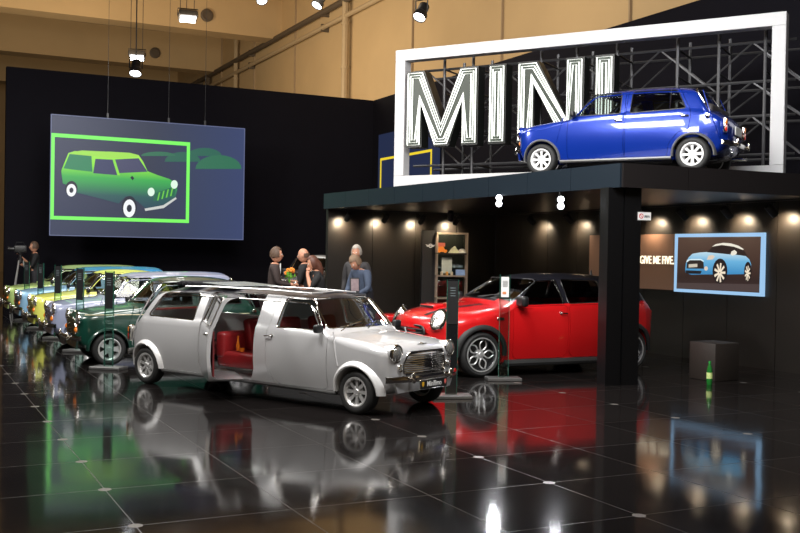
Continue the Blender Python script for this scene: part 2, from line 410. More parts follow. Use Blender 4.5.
# pillar under the corner
P0 = Vector((2.69, 12.98, 0)); dv = Vector((.936, .353, 0)); nv = Vector((-.353, .936, 0))
bm = bmesh.new()
pp = [P0, P0+dv*.22, P0+dv*.22+nv*.03, P0+dv*.25+nv*.03, P0+dv*.25, P0+dv*.50, P0+dv*.50+nv*.20, P0+nv*.20]
prism(bm, [tuple(p.xy) for p in pp], 0, 2.58, 'z')
o = obj('support_pillar', bm, mat('pillar_black', (.0025, .0025, .003), .35, noise=(5, .1)), None, 0); tag(o, 'square black pillar holding up the platform corner', 'pillar')
pillar = o
# small no-smoking sign clipped to the pillar
t = thing('notice_sign', 'small white notice with red prohibition ring on the black pillar', 'sign', P0+dv*.47-nv*.012+Vector((0, 0, 2.22)), math.atan2(.353, .936))
bm = bmesh.new(); box(bm, (.07, -.004, 0), (.20, .006, .105)); obj('sign_board', bm, PAPER, t, 0)
bm = bmesh.new(); lathe(bm, [(.033, 0), (.033, .003), (.024, .003), (.024, 0)], 20, 'y', (.02, -.010, 0), True); box(bm, (.02, -.009, 0), (.055, .002, .006), Matrix.Rotation(.8, 3, 'Y')); obj('prohibition_ring', bm, mat('sign_red', (.6, .02, .03), .5, noise=(9, .05)), t, 0)
bm = bmesh.new()
for i, xx in enumerate((.075, .09, .105, .122, .14)): box(bm, (xx, -.009, -.005+(i % 2)*.004), (.010, .002, .03))
obj('sign_lettering', bm, BLACK, t, 0)
#@@SIGN
# ------------------------------------------------------------------ big white frame, letters, truss
FA = Vector((-.145, 18.15, 2.886)); FB = Vector((5.64, 14.80, 2.886)); FD = (FB-FA); FL = FD.length; FD.normalize()
FROT = math.atan2(FD.y, FD.x); FH = 2.47
t = thing('billboard_frame', 'huge white rectangular frame around the illuminated letters on the platform', 'frame', FA, FROT)
bt = .20; dp = .22
for nm, c, s in (('frame_bar', (FL/2, dp/2, FH-bt/2), (FL, dp, bt)), ('frame_bar', (FL/2, dp/2, bt/2), (FL, dp, bt)), ('frame_post', (bt/2, dp/2, FH/2), (bt, dp, FH-2*bt-.002)), ('frame_post', (FL-bt/2, dp/2, FH/2), (bt, dp, FH-2*bt-.002))):
    obj(nm, rbox(c, s, .006, 1), WHITE, t)
def inset(poly, d):
    N = len(poly); out = []
    area2 = sum(poly[i][0]*poly[(i+1) % N][1]-poly[(i+1) % N][0]*poly[i][1] for i in range(N)); sg = 1 if area2 > 0 else -1
    for i in range(N):
        p = Vector(poly[i]); a = Vector(poly[i-1]); b = Vector(poly[(i+1) % N])
        e1 = (p-a).normalized(); e2 = (b-p).normalized()
        n1 = Vector((-e1.y, e1.x))*sg; n2 = Vector((-e2.y, e2.x))*sg
        m = n1+n2
        k = d/max(.35, (1+n1.dot(n2))) if True else d
        out.append(tuple(p+m*k))
    return out
def Mp(W, H, t): return [(0, 0), (0, H), (1.15*t, H), (W/2, .29*H), (W-1.15*t, H), (W, H), (W, 0), (W-t, 0), (W-t, .60*H), (W/2+.48*t, 0), (W/2-.48*t, 0), (t, .60*H), (t, 0)]
def Np(W, H, t): return [(0, 0), (0, H), (1.2*t, H), (W-t, .26*H), (W-t, H), (W, H), (W, 0), (W-1.2*t, 0), (t, .74*H), (t, 0)]
def Ip(W, H, t): return [(0, 0), (0, H), (W, H), (W, 0)]
NEON = mat('neon_tube', (1, 1, 1), .5, emit=(.93, 1.0, .88), es=1.05)
CASE = mat('letter_casing', (.008, .009, .008), .35, noise=(6, .1)); FACE = mat('letter_face', (.02, .03, .02), .4, noise=(6, .1))
for nm, sx, W_, fn, lb in (('letter_m', .33, 1.36, Mp, 'large letter M outlined in white neon, black box sides'), ('letter_i', 1.94, .27, Ip, 'large neon letter I between the M and the N'), ('letter_n', 2.47, 1.12, Np, 'large neon letter N in the white frame'), ('letter_i', 3.82, .27, Ip, 'last neon letter I rising behind the blue car roof')):
    H_ = 1.30; t = thing(nm, lb, 'letter', FA+FD*sx+Vector((0, 0, .714)), FROT)
    poly = fn(W_, H_, .265)
    bm = bmesh.new(); prism(bm, inset(poly, -.025), -.10, .16, 'y'); obj('letter_case', bm, CASE, t, 0)
    bm = bmesh.new(); prism(bm, inset(poly, .004), -.108, -.10, 'y'); obj('letter_face', bm, FACE, t, 0)
    for dd in (.014, .058, .102):
        bm = bmesh.new(); q = inset(poly, dd)
        tube(bm, [(p[0], -.122, p[1]) for p in q], .0105, 6, True); obj('neon_tube', bm, NEON, t)
# steel truss behind
t = thing('scaffold_truss', 'grey steel truss scaffold standing behind the white frame', 'truss', FA, FROT)
posts = [.72, 1.30, 2.60, 3.25, 3.95, 4.95, 5.60, 6.3]
for yb in (.55, 1.35):
    for i, x in enumerate(posts):
        bm = bmesh.new(); tube(bm, [(x, yb, 0), (x, yb, 2.42)], .028, 8); obj('post', bm, STEEL, t)
    for z in (.42, 1.02, 1.55, 2.16):
        bm = bmesh.new(); tube(bm, [(.1, yb, z), (6.75, yb, z)], .018 if z in (.55, 1.72) else .024, 6); obj('chord', bm, STEEL, t)
    for i in range(9):
        x0 = .35+i*.72
        for (za, zb_) in ((.42, 1.02), (1.02, 1.55), (1.55, 2.16)):
            bm = bmesh.new(); a, b = (x0, x0+.72) if i % 2 else (x0+.72, x0)
            tube(bm, [(a, yb, za), (b, yb, zb_)], .016, 5); obj('brace', bm, STEEL, t)
for x in posts:
    for z in (.42, 1.02, 1.72, 2.16):
        bm = bmesh.new(); tube(bm, [(x, .55, z), (x, 1.35, z)], .018, 5); obj('tie_bar', bm, STEEL, t)
# ------------------------------------------------------------------ flat artwork helpers
def art(parent, name, poly, layer, m, M, label=None):
    """thin flat coloured shape on a panel; poly in panel metres (x right, z up), M panel matrix"""
    bm = bmesh.new(); prism(bm, poly, -.004-layer*.0025, -.004-layer*.0025+.0015, 'y'); 
    o = obj(name, bm, m, parent, 0, label); return o
def ell(cx, cy, rx, ry, n=20, a0=0, a1=2*PI): return [(cx+rx*math.cos(a0+(a1-a0)*k/n), cy+ry*math.sin(a0+(a1-a0)*k/n)) for k in range(n if abs(a1-a0-2*PI) < 1e-6 else n+1)]
def glow(name, col, es=1.0): return mat(name, (0, 0, 0), .4, emit=col, es=es)
def gradmat(name, stops, axis=2, lo=0, hi=1, es=1.0, rot=None):
    """displayed picture gradient: emission ramp over object coordinates"""
    m = bpy.data.materials.new(name); m.use_nodes = True; nt = m.node_tree; b = nt.nodes['Principled BSDF']
    b.inputs['Base Color'].default_value = (0, 0, 0, 1); b.inputs['Roughness'].default_value = .4
    tc = nt.nodes.new('ShaderNodeTexCoord'); sp = nt.nodes.new('ShaderNodeSeparateXYZ'); mr = nt.nodes.new('ShaderNodeMapRange')
    mr.inputs[1].default_value = lo; mr.inputs[2].default_value = hi
    rp = nt.nodes.new('ShaderNodeValToRGB'); e = rp.color_ramp.elements
    while len(e) < len(stops): e.new(.5)
    for k, (p, c) in enumerate(stops): e[k].position = p; e[k].color = (*c, 1)
    nt.links.new(tc.outputs['Object'], sp.inputs[0]); nt.links.new(sp.outputs[axis], mr.inputs[0]); nt.links.new(mr.outputs[0], rp.inputs[0])
    nt.links.new(rp.outputs[0], b.inputs['Emission Color']); b.inputs['Emission Strength'].default_value = es; return m
# hanging projection screen with the green van
SA = Vector((-8.99, 25.6, 2.0)); SW, SH = 5.15, 3.11
scr = thing('projection_screen', 'large hanging screen showing a green van in a green outline', 'screen', SA, ROOM)
def scrpt(cx, cy):
    """position on the screen picture, measured on the photograph's enlargement"""
    px = 30+cx/3.478; py = 100+cy/3.478
    d = Vector(((px-400)/F, 1.0)); # ray against the screen plane
    t_ = (SA.x - d.x*SA.y)/(d.x*U.y - U.x)
    dep = SA.y+U.y*t_; z = EYE+(255.3+.0175*(px-400)-py)*dep/F
    return (t_, z-SA.z)
bm = bmesh.new(); box(bm, (SW/2, .03, SH/2), (SW, .05, SH)); obj('screen_panel', bm, gradmat('screen_blue', [(0, (.022, .032, .082)), (.5, (.027, .036, .072)), (.8, (.036, .052, .12)), (1, (.042, .06, .15))], 0, 0, SW), scr, 0)
e_ = .02
bm = bmesh.new()
for c, s in (((SW/2, 0, SH-e_/2), (SW, .012, e_)), ((SW/2, 0, e_/2), (SW, .012, e_)), ((e_/2, 0, SH/2), (e_, .012, SH)), ((SW-e_/2, 0, SH/2), (e_, .012, SH))): box(bm, c, s)
obj('screen_edge', bm, glow('edge_blue', (.12, .14, .26)), scr, 0)
q = [scrpt(*p) for p in ((68, 115), (550, 148), (550, 428), (68, 415))]; qi = [scrpt(*p) for p in ((80, 129), (539, 160), (539, 416), (80, 403))]
bm = bmesh.new()
for i in range(4):
    j = (i+1) % 4
    prism(bm, [q[i], q[j], qi[j], qi[i]], -.012, -.009, 'y')
obj('picture_outline', bm, glow('outline_green', (.16, .80, .10), 1.25), scr, 0)
for k, (cx, cy, rx, ry) in enumerate(((600, 195, 60, 28), (650, 240, 80, 48), (525, 215, 62, 34), (440, 195, 60, 15))):
    a = [scrpt(cx+rx*math.cos(th), cy-ry*math.sin(th)) for th in [PI*i/12 for i in range(13)]]
    art(scr, 'green_hill', a, 1+.3*k, glow('hill_green%d' % (k % 2), ((.025, .13, .09), (.03, .16, .09))[k % 2]), None)
def sart(nm, pts, layer, m): return art(scr, nm, [scrpt(*p) for p in pts], layer, m, None)
vg = gradmat('van_green', [(0, (.012, .03, .09)), (.30, (.02, .10, .10)), (.55, (.04, .42, .08)), (.72, (.25, .80, .05)), (1, (.45, .85, .10))], 2, .55, 2.35)
sart('van_body', [(104, 248), (106, 240), (128, 185), (150, 178), (200, 180), (270, 180), (340, 184), (372, 192), (388, 215), (404, 248), (440, 262), (480, 275), (503, 290), (508, 312), (500, 345), (470, 362), (400, 378), (370, 352), (330, 335), (305, 360), (250, 345), (150, 320), (140, 300), (122, 295), (110, 290)], 2, vg)
sart('van_panel', [(112, 238), (132, 188), (208, 192), (212, 250), (150, 243)], 2.6, glow('van_side', (.02, .22, .10)))
sart('van_window', [(215, 255), (222, 205), (285, 208), (300, 262)], 3, glow('van_glass', (.035, .045, .12)))
sart('van_windscreen', [(300, 255), (290, 207), (372, 203), (404, 250)], 3, glow('van_screen', (.055, .06, .13)))
sart('van_roof', [(150, 180), (175, 176), (340, 184), (372, 192), (365, 199), (280, 204), (215, 196), (130, 188)], 3.4, glow('van_roof', (.35, .75, .08)))
sart('van_pillar', [(281, 206), (290, 206), (308, 262), (299, 262)], 3.6, glow('van_pil', (.25, .75, .06)))
sart('van_grille', [(425, 352), (430, 325), (490, 303), (502, 312), (498, 332)], 3, glow('van_gr', (.01, .14, .07)))
for i in range(4): sart('grille_bar', [(438+i*15, 350-i*5), (444+i*15, 322-i*5), (449+i*15, 320-i*5), (443+i*15, 349-i*5)], 3.5, glow('van_bar', (.15, .6, .06)))
sart('van_bumper', [(395, 378), (460, 366), (503, 338), (506, 344), (462, 376), (398, 386)], 3.8, glow('van_bump', (.6, .62, .6)))
for (cx, cy, rx, ry) in ((140, 314, 17, 22), (342, 377, 21, 31)):
    sart('van_tyre', [(cx+rx*1.25*math.cos(a*PI/10), cy-6+ry*1.2*math.sin(a*PI/10)) for a in range(20)], 4, glow('van_ty', (.008, .012, .03)))
    sart('van_wheel', [(cx+rx*math.cos(a*PI/10), cy+ry*math.sin(a*PI/10)) for a in range(20)], 4.6, glow('van_wh', (.9, .92, .95)))
    sart('van_hub', [(cx+rx*.42*math.cos(a*PI/8), cy+ry*.42*math.sin(a*PI/8)) for a in range(16)], 5.2, glow('van_ty', (.008, .012, .03)))
for (cx, cy) in ((417, 320), (497, 294)): sart('van_headlamp', [(cx+12*math.cos(a*PI/8), cy+15*math.sin(a*PI/8)) for a in range(16)], 5, glow('van_lamp', (.75, .95, .8)))
sart('van_mirror', [(344, 270), (350, 264), (358, 272), (352, 280)], 5, glow('van_ty', (.008, .012, .03)))
for k, ux in enumerate((1.42, 3.02, 4.02)):
    bm = bmesh.new(); p = SA+U*ux
    tube(bm, [(ux, .03, SH), (ux, .03, WZ+5.3)], .005, 5); obj('hanging_cable', bm, STEEL, scr)
    bm = bmesh.new(); box(bm, (ux, .03, SH+.06), (.05, .05, .14)); obj('cable_clamp', bm, STEEL, scr, 0)
area(R(3.6, 23.5, 3.6), R(3.6, 18, .5), 2.0, 1, (.3, .9, .4))
# second framed screen on the right wall, seen through the white frame
t = thing('wall_screen', 'dark blue wall screen with a thin yellow outline behind the white frame', 'screen', R(13.42, 28.6, 0), ROOM-PI/2)
bm = bmesh.new(); box(bm, (2.2, -.04, 3.9), (3.9, .06, 3.0)); obj('screen_panel', bm, glow('wall_screen_blue', (.018, .026, .065)), t, 0)
bm = bmesh.new(); y0, y1, x0, x1 = 2.6, 4.62, .45, 3.75
for c, s in ((((x0+x1)/2, -.075, y1), (x1-x0+.07, .01, .07)), (((x0+x1)/2, -.075, y0), (x1-x0+.07, .01, .07)), ((x0, -.075, (y0+y1)/2), (.07, .01, y1-y0)), ((x1, -.075, (y0+y1)/2), (.07, .01, y1-y0))): box(bm, c, s)
obj('picture_outline', bm, glow('outline_yellow', (.9, .68, .03)), t, 0)
bm = bmesh.new(); me_ = seam_text('Mayfair', .34, .003); bm.free(); me_.transform(Matrix.Translation((2.3, -.08, 3.65)) @ Matrix.Rotation(PI/2, 4, 'X')); obj('script_lettering', me_, glow('script', (.12, .2, .4)), t, 0)

# lit picture of the blue hatchback on the panel wall
def wallpt(px, py):
    d = (px-400)/F; c = R(11.895, 0); # plane u = 11.9
    dep = 11.89/(U.x*d+U.y); z = EYE+(255.3+.0175*(px-400)-py)*dep/F
    v = V.x*d*dep+V.y*dep
    return (19.0-v, z)
pic = thing('light_box_picture', 'backlit picture of a blue hatchback with pale blue border on the panel wall', 'picture', R(11.895, 19.0, 0), ROOM-PI/2)
c0 = wallpt(676.5, 234); c1 = wallpt(765.5, 295.5)
zb_, zt_ = wallpt(676.5, 291.5)[1], c0[1]
X0, X1 = c0[0], c1[0]
bm = bmesh.new(); box(bm, ((X0+X1)/2, -.03, (zb_+zt_)/2), (X1-X0, .05, zt_-zb_)); obj('light_box', bm, glow('border_blue', (.34, .58, .86), 1.0), pic, 0)
def pp_(cx, cy): return wallpt(670+cx/6.667, 225+cy/6.667)
def part_(nm, pts, layer, m):
    bm = bmesh.new(); prism(bm, [pp_(*p) for p in pts], -.058-layer*.003, -.058-layer*.003+.002, 'y'); return obj(nm, bm, m, pic, 0)
part_('picture_background', [(66, 82), (618, 78), (615, 452), (62, 424)], 0, gradmat('pic_bg', [(0, (.05, .03, .03)), (.25, (.035, .02, .018)), (.5, (.06, .032, .024)), (1, (.10, .058, .042))], 2, zb_, zt_))
part_('picture_ground', [(63, 385), (616, 395), (615, 448), (62, 421)], .5, glow('pic_gr', (.075, .052, .050)))
bl = gradmat('pic_blue', [(0, (.02, .10, .25)), (.35, (.06, .28, .55)), (.7, (.15, .45, .72)), (1, (.55, .75, .85))], 2, zb_+.18, zt_-.3)
part_('car_body', [(118, 300), (122, 255), (140, 215), (165, 192), (210, 184), (262, 180), (300, 178), (400, 190), (470, 200), (520, 208), (545, 230), (557, 262), (558, 300), (540, 325), (500, 328), (400, 330), (360, 350), (300, 330), (240, 330), (160, 332), (122, 318)], 1, bl)
part_('car_cabin', [(262, 182), (300, 145), (340, 130), (420, 132), (480, 152), (510, 172), (530, 205), (430, 198), (350, 190)], 1.5, glow('pic_cab', (.03, .018, .016)))
part_('car_roof', [(295, 145), (320, 128), (370, 119), (420, 123), (470, 138), (508, 162), (500, 166), (440, 145), (360, 134), (310, 142)], 2, glow('pic_roof', (.85, .80, .68)))
part_('car_grille', [(128, 290), (130, 245), (150, 234), (222, 234), (240, 248), (244, 292)], 2, glow('pic_gril', (.03, .022, .02)))
part_('number_plate', [(142, 262), (200, 258), (200, 280), (142, 284)], 2.5, glow('pic_plate', (.6, .55, .45)))
part_('grille_trim', [(126, 250), (132, 232), (160, 226), (222, 226), (244, 240), (240, 246), (222, 235), (150, 235), (134, 246)], 3, glow('pic_trim', (.7, .85, .9)))
part_('lower_grille', [(122, 302), (230, 306), (222, 326), (126, 324)], 2.5, glow('pic_low', (.015, .015, .02)))
part_('car_headlamp', [(262, 232), (272, 205), (300, 200), (315, 210), (300, 230)], 2, glow('pic_hl', (.75, .62, .50)))
part_('fog_lamp', [(258+12*math.cos(a*PI/6), 290+15*math.sin(a*PI/6)) for a in range(12)], 2, glow('pic_hl', (.75, .62, .5)))
part_('car_mirror', [(420, 195), (425, 178), (445, 167), (462, 180), (458, 196), (432, 205)], 2.2, glow('pic_roof', (.85, .8, .68)))
for (cx, cy, rx, ry) in ((352, 318, 38, 66), (538, 322, 19, 52)):
    part_('wheel_arch', [(cx+rx*1.3*math.cos(a*PI/10), cy-10+ry*1.28*math.sin(a*PI/10)) for a in range(20)], 3, glow('pic_ty', (.02, .014, .014)))
    for k in range(9):
        a = k*2*PI/9
        part_('wheel_spoke', [(cx+rx*.12*math.cos(a-.9), cy+ry*.12*math.sin(a-.9)), (cx+rx*.98*math.cos(a-.13), cy+ry*.98*math.sin(a-.13)), (cx+rx*.98*math.cos(a+.13), cy+ry*.98*math.sin(a+.13)), (cx+rx*.12*math.cos(a+.9), cy+ry*.12*math.sin(a+.9))], 4, glow('pic_rim', (.9, .78, .6)))
# lettering panel left of it
t = thing('slogan_panel', 'brown panel with glowing white GIVE ME FIVE lettering beside the lit picture', 'sign', R(11.895, 19.0, 0), ROOM-PI/2)
xa = wallpt(590, 260)[0]; bm = bmesh.new(); box(bm, ((xa+X0)/2-.012, -.014, (zb_+zt_)/2+.01), (X0-xa-.02, .02, zt_-zb_-.02)); obj('panel_board', bm, mat('brown_board', (.16, .09, .06), .5, emit=(.10, .055, .035), es=.55), t, 0)
me_ = seam_text('GIVE ME FIVE.', .20, .008, .74, .001); me_.transform(Matrix.Rotation(PI/2, 4, 'X'))
xs_ = [v.co.x for v in me_.vertices]; xe = wallpt(674.8, 260)[0]; me_.transform(Matrix.Translation((xe-max(xs_), -.034, wallpt(660, 260.4)[1])))
obj('slogan_lettering', me_, glow('slogan_glow', (1, .86, .62), 1.6), t, 0)
#@@LAMPS
# ------------------------------------------------------------------ lamps
def wall_spot(u, v, z, tgt, lit, label, power=0, grp=None, hot=False):
    p = R(u, v, z); t = thing('track_spotlight', label, 'spotlight', p, ROOM, grp)
    d = (Vector(tgt)-p).normalized(); q = d.to_track_quat('-Z', 'Y').to_matrix().to_4x4()
    q = Matrix.Rotation(-ROOM, 4, 'Z') @ q
    bm = bmesh.new(); lathe(bm, [(.045, .13), (.058, .11), (.058, -.08), (.05, -.09), (.046, -.06)], 16, 'z')
    bmesh.ops.transform(bm, matrix=q, verts=bm.verts[:]); obj('lamp_body', bm, BLACK, t)
    bm = bmesh.new(); lathe(bm, [(.044, -.072), (.044, -.066)], 16, 'z'); bmesh.ops.transform(bm, matrix=q, verts=bm.verts[:]); obj('lamp_lens', bm, BEAMHOT if hot else BEAMWARM, t)
    bm = bmesh.new(); tube(bm, [(0, 0, .03), (0, 0, 2.544-z)], .012, 6); box(bm, (0, 0, 2.53-z), (.10, .04, .02)); obj('mounting_arm', bm, BLACK, t)
    if power: spot(p+d*.11, Vector(tgt), power, (1, .78, .52) if not hot else (.95, .97, 1), 130, 1.0, .04)
for i, (u, v) in enumerate(((11.55, 15.9), (11.55, 14.8), (11.55, 13.75), (11.55, 12.75), (11.55, 11.75), (11.55, 10.85), (11.55, 17.2))):
    wall_spot(u+.05, v, 2.40, R(11.90, v, 2.16), True, ['black track spotlight lighting the panel wall behind the pillar', 'black track spotlight above the red car roof, right of the pillar', 'black track spotlight above the slogan panel', 'black track spotlight over the left part of the lit picture', 'black track spotlight over the right part of the lit picture', 'black track spotlight nearest the right picture edge', 'black track spotlight deepest under the platform'][i], 62, 'track spotlights under the platform')
for i, (u, v) in enumerate(((8.15, 18.72), (9.0, 18.72), (9.85, 18.72), (10.7, 18.72))):
    wall_spot(u, v, 2.40, R(u, 19.04, 2.16), True, ['leftmost black spotlight over the people', 'second black spotlight from the platform end', 'third black spotlight from the platform end, above the logo cabinet', 'black spotlight above the glass shelf'][i], 55, 'track spotlights under the platform')
def at(px, py, d): return Vector(((px-400)/F*d + .0, d, EYE+(255.3+.0175*(px-400)-py)*d/F))
for i, (px, py, d) in enumerate(((497.5, 201, 15.2), (559, 203, 13.9))):
    p = at(px, py, d); t = thing('twin_spotlight', ['bright twin spotlight facing the viewer, above the red car bonnet', 'bright twin spotlight facing the viewer, above the red car roof'][i], 'spotlight', p, 0)
    for dz in (.045, -.045):
        bm = bmesh.new(); lathe(bm, [(.03, .10), (.05, .07), (.055, -.04), (.05, -.045)], 16, 'y', (0, 0, dz)); obj('lamp_head', bm, BLACK, t)
        bm = bmesh.new(); lathe(bm, [(.045, -.052), (.045, -.047)], 16, 'y', (0, 0, dz)); obj('lamp_lens', bm, BEAMHOT, t)
    bm = bmesh.new(); tube(bm, [(0, .05, .05), (0, .05, 2.57-p.z)], .014, 6); obj('mounting_arm', bm, BLACK, t)
    spot(p+Vector((0, -.1, 0)), (p.x-.3, p.y-3.5, .2), 60, (.95, .97, 1), 70, .7, .04)
# track rail under the platform
bm = bmesh.new(); rbx(bm, 11.57, 11.61, 10.3, 18.6, 2.548, 2.572); tag(obj('lighting_track', bm, BLACK, None, 0), 'black lighting track under the platform along the right panels', 'lighting track')
bm = bmesh.new(); rbx(bm, 8.0, 11.5, 18.71, 18.75, 2.548, 2.572); tag(obj('lighting_track', bm, BLACK, None, 0), 'black lighting track under the platform above the people', 'lighting track')
# flood lamps hanging from the roof
def flood(px, py, d, label, s=.34, rz=0.3, cable_top=12.0):
    p = at(px, py, d); t = thing('floodlight', label, 'floodlight', p, rz)
    bm = rbox((0, 0, .02), (s*1.5, s*1.1, s*.55), .05, 2, Matrix.Rotation(-.35, 3, 'X')); obj('lamp_housing', bm, mat('flood_housing', (.05, .045, .04), .5, noise=(9, .1)), t)
    bm = bmesh.new(); box(bm, (0, -.06, -s*.27), (s*1.2, s*.85, .02), Matrix.Rotation(-.35, 3, 'X')); obj('lamp_glass', bm, BEAMHOT, t, 0)
    bm = bmesh.new(); tube(bm, [(-s*.8, 0, 0), (-s*.8, 0, s*.6), (s*.8, 0, s*.6), (s*.8, 0, 0)], .02, 6); obj('bracket', bm, BLACK, t)
    for x in (-s*.6, -s*.1, s*.5):
        bm = bmesh.new(); tube(bm, [(x, 0, s*.6), (x, 0, cable_top-p.z)], .012, 5); obj('hanging_cable', bm, BLACK, t)
def canspot(px, py, d, label, tilt, yaw, s=1.0, top=12.0):
    p = at(px, py, d); t = thing('stage_spotlight', label, 'spotlight', p, yaw)
    q = Matrix.Rotation(tilt, 4, 'X') @ Matrix.Scale(s, 4)
    bm = bmesh.new(); lathe(bm, [(.10, .26), (.13, .22), (.13, 0), (.17, -.05), (.17, -.18), (.15, -.18), (.14, -.10)], 18, 'z'); bmesh.ops.transform(bm, matrix=q, verts=bm.verts[:]); obj('lamp_body', bm, BLACK, t)
    bm = bmesh.new(); lathe(bm, [(.145, -.15), (.145, -.13)], 18, 'z'); bmesh.ops.transform(bm, matrix=q, verts=bm.verts[:]); obj('lamp_lens', bm, BEAMHOT, t)
    bm = bmesh.new(); tube(bm, [(-.17*s, 0, 0), (-.17*s, 0, .3*s), (.17*s, 0, .3*s), (.17*s, 0, 0)], .02*s, 6); obj('yoke', bm, BLACK, t)
    bm = bmesh.new(); tube(bm, [(0, 0, .3*s), (0, 0, top-p.z)], .02, 5); obj('hanging_rod', bm, BLACK, t)
flood(184, 17, 34, 'rectangular floodlight hanging by cables before the near beam', .42, .3, 12.0)
flood(134, 56, 40, 'rectangular floodlight hanging above the bright spotlight', .42, .2, 15.4)
canspot(133, 69, 30, 'bright round spotlight hanging over the black back wall', -.5, .1, 1.1, 15.4)
canspot(417, 13, 22, 'tilted stage spotlight hanging above the white frame corner', -.6, -.6, .9, 15.4)
canspot(257, -2, 28, 'stage spotlight cut by the top picture edge, left one', -.6, .4, .9, 15.4)
canspot(315, 2, 26, 'stage spotlight cut by the top picture edge beside the pipe', -.6, -.8, .9, 15.4)
# ------------------------------------------------------------------ cars
class Spec: pass
def classic(ext=0.0, body='saloon', over=None):
    s = Spec(); s.ext = ext; s.wb = 2.036+ext; s.kind = 'classic'
    E = ext
    def sh(tab): return [(x if x > -1.05 else x-E, y) for x, y in tab]
    s.nose, s.tail = .49, -2.53-E
    if body == 'saloon':
        P = [(.49, .66), (.482, .70), (.465, .735), (.43, .768), (.38, .79), (.25, .826), (0, .862), (-.2, .882), (-.36, .897), (-.385, .905), (-.78, 1.272), (-.82, 1.297), (-.92, 1.322), (-1.04, 1.335)]
        P2 = [(-1.3, 1.345), (-1.65, 1.335), (-1.9, 1.305), (-2.0, 1.28), (-2.05, 1.25), (-2.27, .945), (-2.31, .90), (-2.38, .86), (-2.45, .81), (-2.50, .75), (-2.53, .68)]
    else:
        P = [(.49, .66), (.482, .70), (.465, .735), (.43, .768), (.38, .79), (.25, .826), (0, .862), (-.2, .882), (-.36, .897), (-.385, .905), (-.78, 1.272), (-.82, 1.297), (-.92, 1.322), (-1.04, 1.34)]
        P2 = [(-1.3, 1.36), (-1.9, 1.365), (-2.3, 1.35), (-2.42, 1.32), (-2.48, 1.25), (-2.52, .95), (-2.525, .80), (-2.53, .68)]
    s.P = pchip(P+[(x-E, y) for x, y in P2])
    s.zb = pchip(sh([(.49, .42), (.46, .34), (.38, .27), (.25, .22), (0, .19), (-2.0, .19), (-2.3, .24), (-2.45, .31), (-2.53, .42)]))
    s.W = pchip(sh([(.49, .52), (.48, .56), (.45, .605), (.40, .64), (.30, .672), (.15, .69), (-.3, .70), (-1, .705), (-1.8, .70), (-2.15, .685), (-2.35, .65), (-2.45, .61), (-2.50, .56), (-2.53, .50)]))
    s.belt = lambda x: .875
    s.tumble = .19; s.ztop = 1.30
    s.c = pchip(sh([(.49, .02), (.3, .035), (-.3, .04), (-.9, .05), (-1.9, .05), (-2.2, .04), (-2.53, .02)]))
    s.r = pchip(sh([(.49, .05), (.4, .085), (0, .10), (-.30, .06), (-.40, .04), (-.8, .06), (-1.0, .10), (-1.9, .10), (-2.1, .06), (-2.25, .06), (-2.4, .08), (-2.53, .05)]))
    s.bow = pchip(sh([(.49, .07), (.3, .03), (.1, 0), (-.2, 0), (-.4, .07), (-.8, .05), (-1.0, 0), (-1.9, 0), (-2.1, -.04), (-2.3, -.04), (-2.53, -.05)]))
    s.ws = (-.33, -.86, .925, 1.262, .565, .485); s.wsP = (-.385, -.80)
    if body == 'saloon': s.rw = (-1.88-E, -2.45-E, .985, 1.235, .56, .48); s.rwP = (-2.05-E, -2.27-E)
    else: s.rw = (-2.3-E, -2.7-E, .93, 1.24, .52, .46); s.rwP = (-2.47-E, -2.525-E)
    s.cab = (-.42, (-2.14 if body == 'saloon' else -2.42)-E); s.cabfloor = .27
    s.tyre = .25; s.arch = .292; s.track = .615; s.tw = .165
    xs = [.49, .488, .482, .473, .46, .445, .425, .40, .37, .33, .28, .22, .15, .07, 0, -.07, -.14, -.2, -.26, -.31, -.345, -.37, -.385, -.40, -.44, -.49, -.54, -.59, -.64, -.69, -.735, -.77, -.79, -.81, -.84, -.88, -.94, -1.0, -1.04]
    xe = [-1.2, -1.4, -1.6, -1.75, -1.85, -1.91, -1.96, -2.0, -2.03, -2.055, -2.09, -2.13, -2.18, -2.22, -2.255, -2.28, -2.31, -2.35, -2.39, -2.43, -2.46, -2.485, -2.505, -2.52, -2.53]
    k = int(E/.2); mid = [-1.04-(E*(i+1)/(k+1)) for i in range(k+1)] if E > .1 else []
    s.xs = xs+mid+[x-E for x in xe]
    return s
